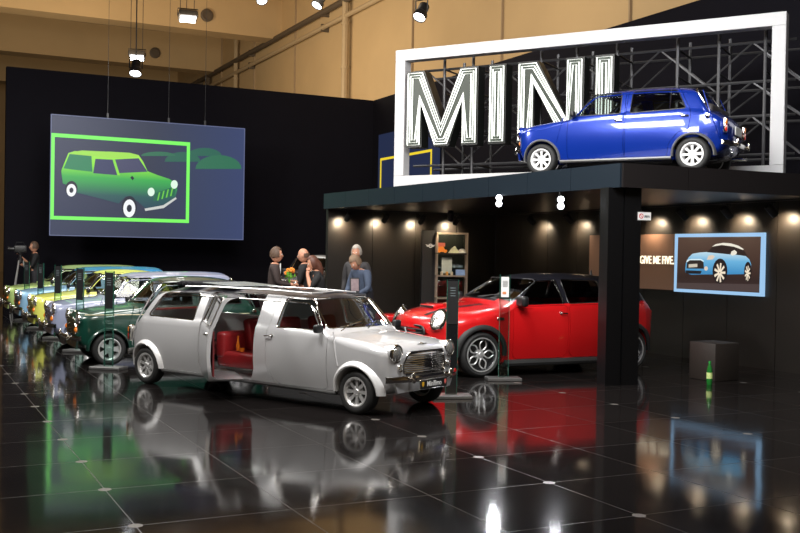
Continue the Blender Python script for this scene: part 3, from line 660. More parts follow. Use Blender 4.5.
def modern():
    s = Spec(); s.ext = 0; s.wb = 2.567; s.kind = 'modern'; s.nose, s.tail = .77, -3.20
    s.P = pchip([(.77, .66), (.76, .72), (.74, .765), (.70, .81), (.62, .855), (.48, .90), (.25, .95), (0, .985), (-.22, 1.008), (-.26, 1.018), (-.93, 1.352), (-.99, 1.378), (-1.1, 1.40), (-1.5, 1.422), (-2.0, 1.422), (-2.5, 1.395), (-2.78, 1.362), (-2.84, 1.33), (-3.02, 1.06), (-3.06, 1.02), (-3.12, .96), (-3.17, .86), (-3.20, .74)])
    s.zb = pchip([(.77, .36), (.74, .26), (.6, .19), (.3, .16), (-2.6, .16), (-2.95, .20), (-3.12, .26), (-3.2, .36)])
    s.W = pchip([(.77, .56), (.755, .63), (.72, .70), (.65, .76), (.52, .81), (.3, .845), (0, .862), (-.6, .85), (-1.4, .85), (-2.2, .862), (-2.6, .864), (-2.9, .83), (-3.08, .77), (-3.16, .70), (-3.20, .62)])
    s.belt = pchip([(0, .93), (-.5, .945), (-2.4, .985), (-3, 1.0)])
    s.tumble = .23; s.ztop = 1.38
    s.c = pchip([(.77, .02), (.4, .05), (0, .06), (-.3, .05), (-1, .05), (-2.6, .05), (-3.2, .02)])
    s.r = pchip([(.77, .07), (.5, .15), (0, .16), (-.2, .09), (-.3, .05), (-.9, .07), (-1.2, .10), (-2.6, .10), (-2.9, .07), (-3.2, .06)])
    s.bow = pchip([(.77, .14), (.5, .08), (.2, .02), (-.1, 0), (-.28, .10), (-.95, .08), (-1.2, 0), (-2.5, 0), (-2.85, -.05), (-3.2, -.08)])
    s.ws = (-.12, -1.10, 1.062, 1.34, .70, .58); s.wsP = (-.26, -.93)
    s.rw = (-2.6, -3.3, 1.09, 1.31, .60, .54); s.rwP = (-2.84, -3.02)
    s.cab = (-.34, -2.86); s.cabfloor = .24; s.tyre = .312; s.arch = .352; s.track = .74; s.tw = .205
    s.xs = [.77, .768, .76, .748, .73, .705, .67, .62, .56, .48, .39, .3, .2, .1, 0, -.08, -.15, -.2, -.235, -.26, -.29, -.35, -.42, -.5, -.58, -.66, -.74, -.82, -.88, -.92, -.95, -.99, -1.05, -1.15, -1.3, -1.5, -1.75, -2.0, -2.25, -2.45, -2.6, -2.7, -2.77, -2.81, -2.84, -2.88, -2.93, -2.98, -3.02, -3.05, -3.08, -3.11, -3.14, -3.165, -3.185, -3.196, -3.2]
    return s
def ylow(s, x, z):
    zb, W = s.zb(x), s.W(x); t = (z-zb)/max(.05, (s.belt(x)-zb))
    t = min(1, max(0, t))
    return W*(.925+.075*math.sin(min(1, t/.55)*PI/2)) - W*.045*max(0, (t-.55)/.45)**2
def ycab(s, x, z):
    b = s.belt(x); y0 = ylow(s, x, b)
    if z <= b: return ylow(s, x, z)
    return y0-.012*min(1, (z-b)/.02)-s.tumble*y0/.68*((z-b)/(s.ztop-b))*1.0*(.8+.2*(z-b)/(s.ztop-b))
def section(s, x, off=0.0, zoff=0.0, floor=None):
    zb = s.zb(x); zt = s.P(x)-zoff; c = s.c(x); r = s.r(x)
    if floor is not None: zb = floor
    ze = zt-c; belt = min(s.belt(x), ze-r-.012)
    zsd = ze-r
    pts = []
    ycap = ylow(s, x, s.zb(x))-off
    rb = .04
    pts += [(0, zb), (ycap*.5, zb), (ycap-rb, zb)]
    nL, nC, nD, nT = 10, 8, 6, 9
    for i in range(nL+1):
        z = zb+rb+(belt-zb-rb)*i/nL; pts.append((ylow(s, x, z)-off, z))
    for i in range(1, nC+1):
        z = belt+(zsd-belt)*i/nC; pts.append((ycab(s, x, z)-off, z))
    y1 = pts[-1][0]; ye = ycab(s, x, ze)-off; y2 = ye-r*1.3
    for i in range(1, nD+1):
        t = i/nD; pts.append((y1*(1-t)**2+ye*2*t*(1-t)+y2*t*t, zsd*(1-t)**2+ze*2*t*(1-t)+ze*t*t))
    for i in range(1, nT+1):
        y = y2*(1-i/nT); pts.append((y, zt-c*(y/y2)**2))
    bw = s.bow(x); out = []
    for k, (y, z) in enumerate(pts):
        f = 0.0
        if k >= 3+nL or x > -0.1 or x < s.tail+.35: f = 1.0
        out.append((x-bw*(y/.6)**2*f, y, z))
    return out
def loft(s, xs, off=0, zoff=0, floor=None, mi=0):
    bm = bmesh.new(); rings = []
    for x in xs:
        h = section(s, x, off, zoff, floor)
        ring = [bm.verts.new(p) for p in h]+[bm.verts.new((p[0], -p[1], p[2])) for p in h[-2:0:-1]]
        rings.append(ring)
    n = len(rings[0])
    for A, B in zip(rings, rings[1:]):
        for k in range(n): bm.faces.new((A[k], A[(k+1) % n], B[(k+1) % n], B[k]))
    bm.faces.new(rings[0][::-1]); bm.faces.new(rings[-1])
    for f in bm.faces: f.material_index = mi
    bmesh.ops.recalc_face_normals(bm, faces=bm.faces[:])
    return bm
def scr_x(s, rng, y, z):
    x = (rng[0]+rng[1])/2; c = s.c(x); y2 = ycab(s, x, z)-s.r(x)*1.3
    tz = z+c*min(1, (y/y2))**2; a, b = rng
    up = s.P(b) > s.P(a)
    for _ in range(30):
        m = (a+b)/2
        if (s.P(m) < tz) == up: a = m
        else: b = m
    return (a+b)/2 - s.bow((a+b)/2)*(y/.6)**2
def glass_end(s, rng, w4, inset_):
    z0, z1, y0, y1 = w4; bm = bmesh.new(); rows = []
    for i in range(7):
        t = i/6; z = z0+(z1-z0)*t; yw = y0+(y1-y0)*t
        rows.append([bm.verts.new((scr_x(s, rng, yw*(k/5-1), z)+inset_, yw*(k/5-1), z)) for k in range(11)])
    for A, B in zip(rows, rows[1:]):
        for k in range(10): bm.faces.new((A[k], A[k+1], B[k+1], B[k]))
    return bm
def rrect(y0, y1, z0, z1, r=.05):
    return fillet([(-y0, z0), (y0, z0), (y1, z1), (-y1, z1)], r)
def surf(s, x, z, side, o=0.0): return Vector((x, side*(ycab(s, x, z)+o), z))
def wheel_meshes(kind, R_, tw):
    """tyre, rim, (wheel axis along y, outer face towards -y)"""
    rr = R_*(.66 if kind != 'jcw' else .74); h = tw/2
    ty = bmesh.new(); lathe(ty, [(rr, -h*.9), (rr+.012, -h*.98), (rr+(R_-rr)*.5, -h*1.06), (R_-.02, -h*.95), (R_-.004, -h*.7), (R_, -h*.3), (R_, h*.3), (R_-.004, h*.7), (R_-.02, h*.95), (rr+.02, h), (rr, h*.9)], 40, 'y', closed=True)
    rim = bmesh.new(); lathe(rim, [(rr+.006, -h*.95), (rr+.006, -h*.85), (rr-.012, -h*.8), (rr-.02, -h*.3), (rr-.03, h*.2), (rr-.02, h*.8), (rr+.003, h*.9), (rr-.005, h*.8), (rr-.035, h*.2), (rr-.028, -h*.25), (rr-.022, -h*.82), (rr-.008, -h*.97)], 40, 'y', closed=True)
    back = bmesh.new(); lathe(back, [(rr-.03, h*.2), (rr-.03, h*.25)], 32, 'y')
    hub = bmesh.new(); lathe(hub, [(.005, -h*.72), (.026, -h*.72), (.034, -h*.62), (.034, -h*.55), (.062, -h*.5), (.07, -h*.3), (.07, 0)], 20, 'y')
    sp = bmesh.new()
    if kind == 'eight':
        for k in range(8):
            a = 2*PI*k/8; rot = Matrix.Rotation(a, 4, 'Y')
            b = bmesh.new(); box(b, ((rr+.045)/2, -h*.42, 0), (rr-.055, h*.30, .028))
            for v in b.verts:
                if v.co.x > rr*.6: v.co.z *= 1.7; v.co.y -= h*.12
            bmesh.ops.transform(b, matrix=rot, verts=b.verts[:]); merge(sp, b)
        for k in range(4):
            a = 2*PI*(k+.5)/4; lathe(sp, [(.009, -h*.56), (.009, -h*.4)], 8, 'y', (.048*math.cos(a), 0, .048*math.sin(a)))
    elif kind == 'five':
        for k in range(5):
            a = 2*PI*k/5; rot = Matrix.Rotation(a, 4, 'Y')
            b = bmesh.new(); box(b, ((rr+.04)/2, -h*.48, 0), (rr-.05, h*.25, .060))
            for v in b.verts:
                if v.co.x > rr*.6: v.co.z *= 1.5
            bmesh.ops.transform(b, matrix=rot, verts=b.verts[:]); merge(sp, b)
    else:
        lathe(sp, [(rr-.012, -h*.99), (rr+.004, -h*1.01), (rr+.006, -h*.93), (rr-.010, -h*.9)], 40, 'y', closed=True)
        for k in range(5):
            a = 2*PI*k/5; rot = Matrix.Rotation(a, 4, 'Y')
            b = bmesh.new(); pts = [(.06+ (rr-.07)*t, -h*.5, .012+.040*math.sin(PI*min(1, t*1.1))) for t in [i/8 for i in range(9)]]
            pts2 = [(p[0], p[1], -p[2]) for p in pts][::-1]
            tube(b, pts+pts2, .0105, 6, True); bmesh.ops.transform(b, matrix=rot, verts=b.verts[:]); merge(sp, b)
    return ty, rim, back, hub, sp
WHEELS = {}
def get_wheel(kind, R_, tw, m):
    key = (kind, R_, m.name)
    if key not in WHEELS:
        ty, rim, back, hub, sp = wheel_meshes(kind, R_, tw)
        ds = []
        for nm, b, mm in (('rim', rim, m if kind != 'jcw' else DARKALLOY), ('tyre', ty, RUBBER), ('wheel_dish', back, DARKIN), ('hub', hub, m), ('spokes', sp, m)):
            me = bpy.data.meshes.new(nm); bmesh.ops.recalc_face_normals(b, faces=b.faces[:]); b.to_mesh(me); b.free(); me.materials.append(mm); sharp(me, .6); ds.append((nm, me))
        WHEELS[key] = ds
    return WHEELS[key]
def add_wheel(car, x, y, R_, kind, tw, m, steer=0):
    ds = get_wheel(kind, R_, tw, m); root = bpy.data.objects.new('wheel', ds[0][1]); C.objects.link(root); root.parent = car
    root.location = (x, y, R_); root.rotation_euler = (0, 0.35*x, (0 if y < 0 else PI)+steer)
    for nm, me in ds[1:]:
        o = bpy.data.objects.new(nm, me); C.objects.link(o); o.parent = root
def arch_flare(s, cx, side, m, par, wdt=.05, lift=.0, r0=None, a0=-.06, a1=None, name='wheel_arch_flare'):
    bm = bmesh.new(); r0 = r0 or s.arch; a1 = PI-a0 if a1 is None else a1; N = 22; prev = None
    for i in range(N+1):
        a = a0+(a1-a0)*i/N; ring = []
        for (dr, dy) in ((-.006, -.03), (-.004, lift), (.012, lift+.006), (wdt*.6, lift*.6+.004), (wdt, -.012), (wdt, -.03)):
            x = cx+(r0+dr)*math.cos(a); z = s.tyre+(r0+dr)*math.sin(a)
            zz = max(z, s.zb(cx)+.02)
            ring.append(bm.verts.new((x, side*(ylow(s, x, zz)+dy), max(z, .15))))
        if prev:
            for k in range(5): bm.faces.new((prev[k], prev[k+1], ring[k+1], ring[k]))
            bm.faces.new((prev[5], prev[0], ring[0], ring[5]))
        else: bm.faces.new(ring)
        prev = ring
    bm.faces.new(prev[::-1]); return obj(name, bm, m, par)
def recolor(me, pairs, rule):
    pass
def seat(par, x, y, wdt, m, name='seat', back=.55, z0=None, facing=1):
    z0 = z0 or .36
    o = obj(name, rbox((x, y, z0+.08), (.50, wdt, .16), .045, 3), m, par)
    bm = rbox((x-facing*.26, y, z0+.10+back/2), (.13, wdt*.96, back), .045, 3, Matrix.Rotation(-facing*.2, 3, 'Y')); obj('backrest', bm, m, o)
    return o
BODIES = {}
def car_shell(s, windows, doors, sides, bonnet):
    hm = None
    bm = loft(s, s.xs)
    me = bpy.data.meshes.new('b'); bm.to_mesh(me); bm.free()
    # hollow cabin
    x0, x1 = s.cab; xs = [x for x in s.xs if x1+.02 < x < x0-.02]
    cav = bmesh.new(); cv = loft(s, [x0-.02]+xs+[x1+.02], .045, .042, s.cabfloor, 2); merge(cav, cv)
    for m_ in (BLACK, BLACK, BLACK): me.materials.append(m_)
    cuts = [cav]
    ws = s.ws; c = bmesh.new(); prism(c, rrect(ws[4], ws[5], ws[2], ws[3], .05), ws[0], ws[1], 'x', 2 if False else 0); cuts.append(c)
    rw = s.rw; c = bmesh.new(); prism(c, rrect(rw[4], rw[5], rw[2], rw[3], .06), rw[0], rw[1], 'x'); cuts.append(c)
    for wd in windows:
        c = bmesh.new(); prism(c, fillet(wd['p'], wd.get('r', .035)), -1.2, 1.2, 'y'); cuts.append(c)
    for cx in (0, -s.wb):
        for sd in (-1, 1):
            c = bmesh.new(); lathe(c, [(s.arch, 0), (s.arch, .60)], 36, 'y', (cx, .36 if sd > 0 else -.96, s.tyre), mi=2); cuts.append(c)
    body = boolean(me, cuts)
    # doors
    partmeshes = []
    for di, dr in enumerate(doors):
        for sd in sides:
            poly = fillet(dr['p'], dr.get('r', .06))
            c = bmesh.new(); prism(c, poly, .25*sd, 1.2*sd, 'y'); dm = boolean(body, [c], 'INTERSECT')
            c = bmesh.new(); prism(c, inset(poly, -.006), .24*sd, 1.2*sd, 'y', 2); body = boolean(body, [c])
            partmeshes.append((di, sd, dm))
    if bonnet:
        if s.kind == 'classic': poly = fillet([(-.335, -.56), (.30, -.43), (.47, -.33), (.47, .33), (.30, .43), (-.335, .56)], .06); zc = .70
        else: poly = fillet([(-.20, -.72), (.50, -.66), (.68, -.45), (.68, .45), (.50, .66), (-.20, .72)], .08); zc = .78
        c = bmesh.new(); prism(c, poly, zc, 1.2, 'z'); hm = boolean(body, [c], 'INTERSECT')
        c = bmesh.new(); prism(c, inset(poly, -.004), zc-.005, 1.2, 'z', 2); body = boolean(body, [c])
    return body, partmeshes, hm
def build_car(name, label, loc, heading, s, paintm, roofm, wheelkind='eight', wheelm=None, interior=None, windows=None, doors=None, sides=(-1, 1), opendoor=None, flare=None, flare_w=.05, flare_lift=.02, glass=None, steer=0, plate=None, grille='classic', coach=None, group=None, bonnet=True, size=1.0):
    t = thing(name, label, 'car', loc, math.atan2(heading[1], heading[0]), group); t.scale = (size,)*3
    interior = interior or DARKIN; wheelm = wheelm or ALLOY; glass = glass or GLASS
    E = s.ext; mats = [paintm, roofm, interior]; ws, rw = s.ws, s.rw
    key = (s.kind, round(E, 3), s.rw[2], len(doors), len(windows))
    if key not in BODIES: BODIES[key] = car_shell(s, windows, doors, sides, bonnet)
    body, partmeshes, hm = BODIES[key]; body = body.copy(); partmeshes = [(doors[i], sd, dm.copy()) for i, sd, dm in partmeshes]
    if hm: hm = hm.copy(); hm.materials.clear(); [hm.materials.append(x) for x in mats]; obj('bonnet', hm, None, t)
    # roof colour
    def roofcol(m2):
        for p in m2.polygons:
            if p.material_index == 0:
                cz = p.center.z
                if s.kind == 'classic' and roofm is not paintm and cz > (1.262 if s.ext < 1 else 1.25) and p.normal.z > .12: p.material_index = 1
                if s.kind == 'modern' and cz > max(s.belt(p.center.x)+.035, 1.045 if p.center.x > -.8 else 0) and p.center.x < -.30 and p.center.x > -3.0: p.material_index = 1
    body.materials.clear(); [body.materials.append(x) for x in mats]; roofcol(body)
    obj('body', body, None, t)
    for dr, sd, dm in partmeshes:
        dm.materials.clear(); [dm.materials.append(x) for x in mats]; roofcol(dm)
        isopen = opendoor and opendoor['door'] is dr and opendoor['side'] == sd
        if isopen:
            hx = opendoor['hinge']; hy = sd*ylow(s, hx, .5)
            dm.transform(Matrix.Translation((-hx, -hy, 0)))
            d = obj('door', dm, None, t); d.location = (hx, hy, 0); d.rotation_euler = (0, 0, opendoor['angle'])
            tr = Matrix.Translation((-hx, -hy, 0))
        else: d = obj('door', dm, None, t); tr = Matrix.Identity(4)
        hx_, hz_ = dr.get('handle', (None, None))
        if hx_ is not None:
            p = surf(s, hx_, hz_, sd, .012); b = bmesh.new()
            tube(b, [p+Vector((.0, -sd*.02, 0)), p+Vector((.0, sd*.022, 0)), p+Vector((-.045, sd*.026, -.004)), p+Vector((-.10, sd*.018, -.006))], .010, 6)
            lathe(b, [(.024, -.02*1), (.024, .004), (.01, .01)] if sd > 0 else [(.024, .02), (.024, -.004), (.01, -.01)], 12, 'y', p-Vector((0, sd*.004, 0)))
            bmesh.ops.transform(b, matrix=tr, verts=b.verts[:]); obj('door_handle', b, CHROME if s.kind == 'classic' or True else BLACK, d)
        if isopen:
            b = bmesh.new(); pz = [(hx+.02+.0, .30), (hx+opendoor['len']-.04, .30), (hx+opendoor['len']-.04, .84), (hx+.02, .84)]
            pl = [surf(s, x, z, sd, -.052) for x, z in pz]; pl2 = [p+Vector((0, -sd*.02, 0)) for p in pl]
            va = [b.verts.new(p) for p in pl]; vb = [b.verts.new(p) for p in pl2]; b.faces.new(va); b.faces.new(vb[::-1])
            for i in range(4): b.faces.new((va[i], va[(i+1) % 4], vb[(i+1) % 4], vb[i]))
            bmesh.ops.transform(b, matrix=tr, verts=b.verts[:]); obj('door_lining', b, REDTRIM, d)
    # side glass and trims
    for wd in windows:
        poly = fillet(wd['p'], wd.get('r', .035))
        for sd in (-1, 1):
            moved = opendoor and wd.get('door') is opendoor['door'] and sd == opendoor['side']
            tr = Matrix.Identity(4)
            if moved:
                hx = opendoor['hinge']; hy = sd*ylow(s, hx, .5); tr = Matrix.Translation((hx, hy, 0)) @ Matrix.Rotation(opendoor['angle'], 4, 'Z') @ Matrix.Translation((-hx, -hy, 0))
            b = bmesh.new(); b.faces.new([b.verts.new(surf(s, x, z, sd, -.018)) for x, z in poly]); bmesh.ops.triangulate(b, faces=b.faces[:]); bmesh.ops.transform(b, matrix=tr, verts=b.verts[:])
            obj('side_window', b, glass, t, 0)
            b = bmesh.new(); tube(b, [surf(s, x, z, sd, .001) for x, z in poly], .009, 5, True); bmesh.ops.transform(b, matrix=tr, verts=b.verts[:]); obj('window_trim', b, wd.get('trim', BLACK), t)
            if wd.get('split'):
                x_ = wd['split']; zz = [p[1] for p in wd['p']]; b = bmesh.new()
                tube(b, [surf(s, x_, min(zz), sd, -.005), surf(s, x_+.02, max(zz), sd, -.005)], .010, 5); obj('window_divider', b, CHROME, t)
    for nm, rng, q4, din in (('windscreen', s.wsP, ws, -.012), ('rear_window', s.rwP, rw, .012)):
        obj(nm, glass_end(s, rng, (q4[2], q4[3], q4[4], q4[5]), din), glass, t)
        b = bmesh.new(); pl = rrect(q4[4], q4[5], q4[2], q4[3], .05)
        tube(b, [(scr_x(s, rng, y, z)+(.004 if nm == 'windscreen' else -.004), y, z) for y, z in pl], .010, 6, True); obj('screen_seal', b, CHROME if s.kind == 'classic' else BLACK, t)
    # wheels
    for cx, st in ((0, steer), (-s.wb, 0)):
        for sd in (-1, 1): add_wheel(t, cx, sd*s.track, s.tyre, wheelkind, s.tw, wheelm, st)
    for cx in (0, -s.wb):
        for sd in (-1, 1):
            arch_flare(s, cx, sd, flare or paintm, t, flare_w, flare_lift)
    # wipers
    for y0 in ((-.42, -.02) if s.kind == 'classic' else (-.5, .05)):
        b = bmesh.new(); zb0 = ws[2]
        pts = []
        for k in range(6):
            y = y0+.40*k/5; z = zb0+.012+.055*k/5; pts.append((scr_x(s, s.wsP, y, z)+.016, y, z))
        tube(b, pts, .007, 5); tube(b, [(pts[0][0]+.04, y0-.02, zb0-.03), pts[2]], .006, 5); obj('wiper', b, CHROME if s.kind == 'classic' else BLACK, t)
    # mirrors
    for sd in (-1, 1):
        mx = -.56 if s.kind == 'classic' else -.62; mz = .93 if s.kind == 'classic' else 1.03
        p = surf(s, mx, mz-.02, sd, 0); b = bmesh.new()
        k = 1.0 if s.kind == 'classic' else 1.55
        bb = rbox(p+Vector((0.02, sd*.085*k, .02*k)), (.07*k, .13*k, .095*k), .025*k, 3); merge(b, bb)
        tube(b, [p-Vector((0, sd*.01, 0)), p+Vector((.01, sd*.05*k, .01))], .013*k, 6); obj('wing_mirror', b, BLACK, t)
    # sill
    for sd in (-1, 1):
        b = bmesh.new(); xa, xb = -s.arch-.02, -s.wb+s.arch+.02
        tube(b, [(xa, sd*(ylow(s, xa, .25)-.01), s.zb(-1)+.02), ((xa+xb)/2, sd*(ylow(s, -1, .25)-.008), s.zb(-1)+.02), (xb, sd*(ylow(s, xb, .25)-.01), s.zb(-1)+.02)], .028 if s.kind == 'classic' else .05, 8)
        obj('sill', b, (flare if s.kind == 'modern' else mat('sill_grey', (.12, .12, .12), .35, .6, noise=(9, .1))), t)
    b = bmesh.new(); box(b, (-s.wb/2, 0, s.zb(-1)-.015), (s.wb-.7, .9, .05)); tube(b, [(-.3, .15, .15), (-s.wb-.2, .2, .16), (-s.wb-.44, .25, .2)], .025, 6); obj('underbody', b, DARKIN, t, 0)
    # interior
    sm = REDIN if interior is REDIN or interior is REDTRIM else mat('dark_seat', (.035, .03, .03), .6, noise=(9, .2))
    fz = s.cabfloor+.03
    fx = -1.15 if s.kind == 'classic' else -1.35
    for y in (-.33, .33): seat(t, fx, y, .46, sm, z0=fz+.06)
    seat(t, -s.wb+.12, 0, 1.05, sm, 'rear_seat', z0=fz+.06)
    b = bmesh.new(); sx = -.80 if s.kind == 'classic' else -.78; sz = s.belt(-.8)-.02
    cpt = Vector((sx, .33, sz)); q = Matrix.Translation(cpt) @ Matrix.Rotation(-1.0, 4, 'Y')
    pts = [q @ Vector((.19*math.cos(a), .19*math.sin(a), 0)) for a in [2*PI*i/24 for i in range(24)]]; tube(b, pts, .012, 6, True)
    for a in (0, 2.1, 4.2): tube(b, [q @ Vector((0, 0, 0)), q @ Vector((.19*math.cos(a), .19*math.sin(a), 0))], .009, 5)
    tube(b, [q @ Vector((0, 0, 0)), q @ Vector((0, 0, -.3))], .02, 6); obj('steering_wheel', b, BLACK, t)
    obj('dashboard', rbox((-.52 if s.kind == 'classic' else -.50, 0, s.belt(-.5)-.10), (.14, 1.15, .16), .03, 2), interior if interior is not REDIN else BLACK, t)
    NX = s.nose
    if s.kind == 'classic':
        # drip rail / gutter
        for sd in (-1, 1):
            b = bmesh.new(); pts = []
            xs2 = [-.45, -.52, -.60, -.68, -.76, -.84, -.95, -1.1]+[-1.1-(s.wb-1.1-.25+.12)*i/8 for i in range(1, 9)]
            for x in xs2:
                z = s.P(x)-s.c(x)-s.r(x)*.8
                pts.append((x-s.bow(x)*.9, sd*(ycab(s, x, z)+.006), z))
            tube(b, pts, .009, 5); obj('drip_rail', b, CHROME if paintm.name in ('silver_paint',) else paintm, t)
            # outer seam down the front wing
            b = bmesh.new(); pts = []
            for k in range(9):
                tt = k/8; x = -.36+ .10*tt; z = .90-(.90-.52)*tt; pts.append((x, sd*(ylow(s, x, z)+.002), z))
            tube(b, pts, .009, 5); obj('wing_seam', b, paintm, t)
            b = bmesh.new(); pts = []
            for k in range(9):
                tt = k/8; x = -s.wb-.10-.28*tt; z = 1.20-(1.20-.50)*tt
                pts.append((x, sd*(ycab(s, x, z)+.002), z))
            tube(b, pts, .008, 5); obj('rear_seam', b, paintm, t)
        # headlamps
        for sd in (-1, 1):
            hy, hz, hx = sd*.505, .700, .432
            b = bmesh.new(); lathe(b, [(.02, -.30), (.06, -.22), (.088, -.12), (.100, -.02), (.102, .0)], 24, 'x', (hx, hy, hz)); obj('headlamp_pod', b, paintm, t)
            b = bmesh.new(); lathe(b, [(.103, -.012), (.106, .004), (.100, .018), (.086, .022), (.086, .0), (.09, -.012)], 28, 'x', (hx, hy, hz), True); h = obj('headlamp', b, CHROME, t)
            b = bmesh.new(); lathe(b, [(.088, .008), (.075, .022), (.05, .034), (.02, .04), (.002, .041)], 24, 'x', (hx, hy, hz)); obj('lens', b, LENS, h)
            b = bmesh.new(); lathe(b, [(.042, -.03), (.044, .005), (.034, .016), (.002, .024)], 18, 'x', (hx+.022, sd*.455, .535)); h = obj('indicator', b, CHROME if plate else AMBER, t)
            b = bmesh.new(); lathe(b, [(.032, .016), (.02, .026), (.002, .03)], 16, 'x', (hx+.022, sd*.455, .535)); obj('lens', b, LENS if plate else AMBER, h)
        # grille
        gp = fillet([(-.33, .695), (.33, .695), (.405, .56), (.385, .455), (-.385, .455), (-.405, .56)], .03)
        def gx(y): return NX+.012-.10*(abs(y)/.5)**2
        b = bmesh.new(); va = [b.verts.new((gx(y)-.008, y, z)) for y, z in gp]; b.faces.new(va); g = obj('grille', b, mat('grille_black', (.008, .008, .008), .5, noise=(9, .1)), t, 0)
        b = bmesh.new(); tube(b, [(gx(y)+.006, y, z) for y, z in gp], .014, 8, True); obj('grille_surround', b, CHROME, g)
        for k in range(9):
            z = .475+k*.0245; hw = .375+.025*min(1, (z-.455)/.105) if z < .56 else .405-.075*(z-.56)/.135
            b = bmesh.new(); ys = [-hw+2*hw*i/12 for i in range(13)]; tube(b, [(gx(y)+.004+.003*math.cos(i*PI), y, z) for i, y in enumerate(ys)], .0062, 5); obj('grille_bar', b, CHROME, g)
        # bonnet badge
        b = bmesh.new(); lathe(b, [(.028, -.004), (.028, .006), (.015, .012)], 16, 'z', (.405, 0, s.P(.405)+.003))
        for sd in (-1, 1): box(b, (.405, sd*.055, s.P(.405)+.004), (.022, .055, .006))
        obj('bonnet_badge', b, CHROME, t)
        b = bmesh.new(); box(b, (.477, 0, .712), (.014, .62, .014)); obj('bonnet_lip', b, CHROME, t)
        # bumpers
        for fr in (1, -1):
            b = bmesh.new(); xb = (NX+.06) if fr > 0 else (s.tail-.055)
            pts = []
            for i in range(17):
                y = -.66+1.32*i/16; pts.append((xb-fr*.13*(abs(y)/.66)**3, y, .415))
            prev = None
            for p in pts:
                ring = [b.verts.new((p[0]+fr*dx, p[1], p[2]+dz)) for dx, dz in ((-.012, -.038), (.012, -.034), (.024, -.012), (.024, .012), (.010, .032), (-.012, .036))]
                if prev:
                    for k in range(6): b.faces.new((prev[k], prev[(k+1) % 6], ring[(k+1) % 6], ring[k]))
                else: b.faces.new(ring)
                prev = ring
            b.faces.new(prev[::-1]); bu = obj('bumper', b, CHROME, t)
            for y in (-.36, .36): obj('overrider', rbox((xb+fr*.02, y, .43), (.045, .042, .12), .016, 3), CHROME, bu)
            b = bmesh.new()
            for y in (-.3, .3): box(b, (xb-fr*.05, y, .40), (.10, .04, .04))
            obj('bumper_bracket', b, DARKIN, bu, 0)
        b = bmesh.new(); prism(b, [(-.56, .38), (.56, .38), (.50, .26), (-.50, .26)], NX-.06, NX-.03, 'x'); obj('valance', b, paintm, t, 0)
        # number plate
        pm = plate[1] if plate else mat('plate_dark', (.012, .012, .012), .35, noise=(9, .1))
        o = obj('number_plate', rbox((NX+.092, 0, .345), (.012, .52, .11), .004, 1), CHROME if plate else pm, t)
        if plate:
            b = bmesh.new(); box(b, (NX+.100, 0, .345), (.006, .50, .095)); obj('plate_face', b, BLACK, o, 0)
            me_ = seam_text(plate[0], .085, .001, .95, .001); me_.transform(Matrix.Translation((NX+.1045, 0, .345)) @ Matrix(((0, 0, 1, 0), (1, 0, 0, 0), (0, 1, 0, 0), (0, 0, 0, 1)))); obj('plate_lettering', me_, PAPER, o, 0)
            for y, mm in ((-.215, mat('shield_yellow', (.7, .4, .02), .5, noise=(9, .1))), (.215, mat('shield_red', (.7, .15, .12), .5, noise=(9, .1)))):
                b = bmesh.new(); prism(b, [(y-.02, .375), (y+.02, .375), (y+.02, .34), (y, .318), (y-.02, .34)], NX+.103, NX+.105, 'x'); obj('plate_emblem', b, mm, o, 0)
        # tail lamps
        TX = s.tail
        for sd in (-1, 1):
            y = sd*(s.W(TX+.045)*.93); a_ = (sd*.50)
            base = Vector((TX+.05, sd*.59, .66))
            o = obj('tail_lamp', rbox(base, (.05, .085, .22), .018, 3), CHROME, t)
            obj('lens', rbox(base+Vector((-.012, sd*.006, .05)), (.045, .072, .08), .014, 2), AMBER, o); obj('lens', rbox(base+Vector((-.012, sd*.006, -.045)), (.045, .072, .10), .014, 2), REDLENS, o)
        obj('rear_plate', rbox((TX-.005, 0, .62), (.02, .40, .13), .006, 1), PAPER, t)
        b = bmesh.new(); lathe(b, [(.035, 0), (.035, .03), (.02, .035)] , 16, 'y', (TX+.28, .665, .80)); obj('fuel_cap', b, CHROME, t)
        b = bmesh.new(); tube(b, [(TX+.15, -.30, .24), (TX-.07, -.30, .235)], .026, 10); obj('exhaust_pipe', b, CHROME, t)
    if coach:
        for sd in (-1, 1):
            b = bmesh.new(); n = 30; xs3 = [.36-(s.wb+.5)*i/n for i in range(n+1)]
            tube(b, [(x, sd*(ylow(s, x, .765)+.0015), .765) for x in xs3], .007, 4); obj('coach_line', b, coach, t)
    return t
def win_classic(E=0, rear=None, doors2=False, frontdoor=None):
    f = dict(p=[(-.535, .905), (-.79, 1.245), (-1.25, 1.255), (-1.27, .905)], r=[.03, .05, .05, .03], door=frontdoor)
    if rear is None: rear = [(-1.37-E*.0, .905), (-1.37, 1.255), (-1.90-E, 1.24), (-2.07-E, .925)]
    r = dict(p=rear, r=[.03, .05, .10, .05])
    return [f, r]
# --- silver limousine
s1 = classic(1.68)
fd = dict(p=[(-.44, .26), (-.44, .86), (-.50, .905), (-.775, 1.268), (-1.36, 1.275), (-1.42, .90), (-1.42, .44), (-1.29, .235), (-.50, .235)], r=[.03, .05, .03, .05, .04, .05, .14, .12, .05], handle=(-1.33, .80))
od = dict(p=[(-2.64, .235), (-2.64, 1.275), (-1.64, 1.275), (-1.64, .36), (-1.72, .235)], r=[.12, .05, .05, .10, .10], handle=(-1.82, .80))
wins = [dict(p=[(-.535, .905), (-.79, 1.245), (-1.27, 1.25), (-1.29, .905)], r=[.03, .05, .05, .03], trim=CHROME),
        dict(p=[(-1.72, .905), (-1.72, 1.245), (-2.55, 1.245), (-2.55, .905)], r=.05, trim=CHROME, door=od),
        dict(p=[(-2.80, .905), (-2.80, 1.245), (-3.55, 1.235), (-3.73, .925)], r=[.03, .05, .10, .05], trim=CHROME)]
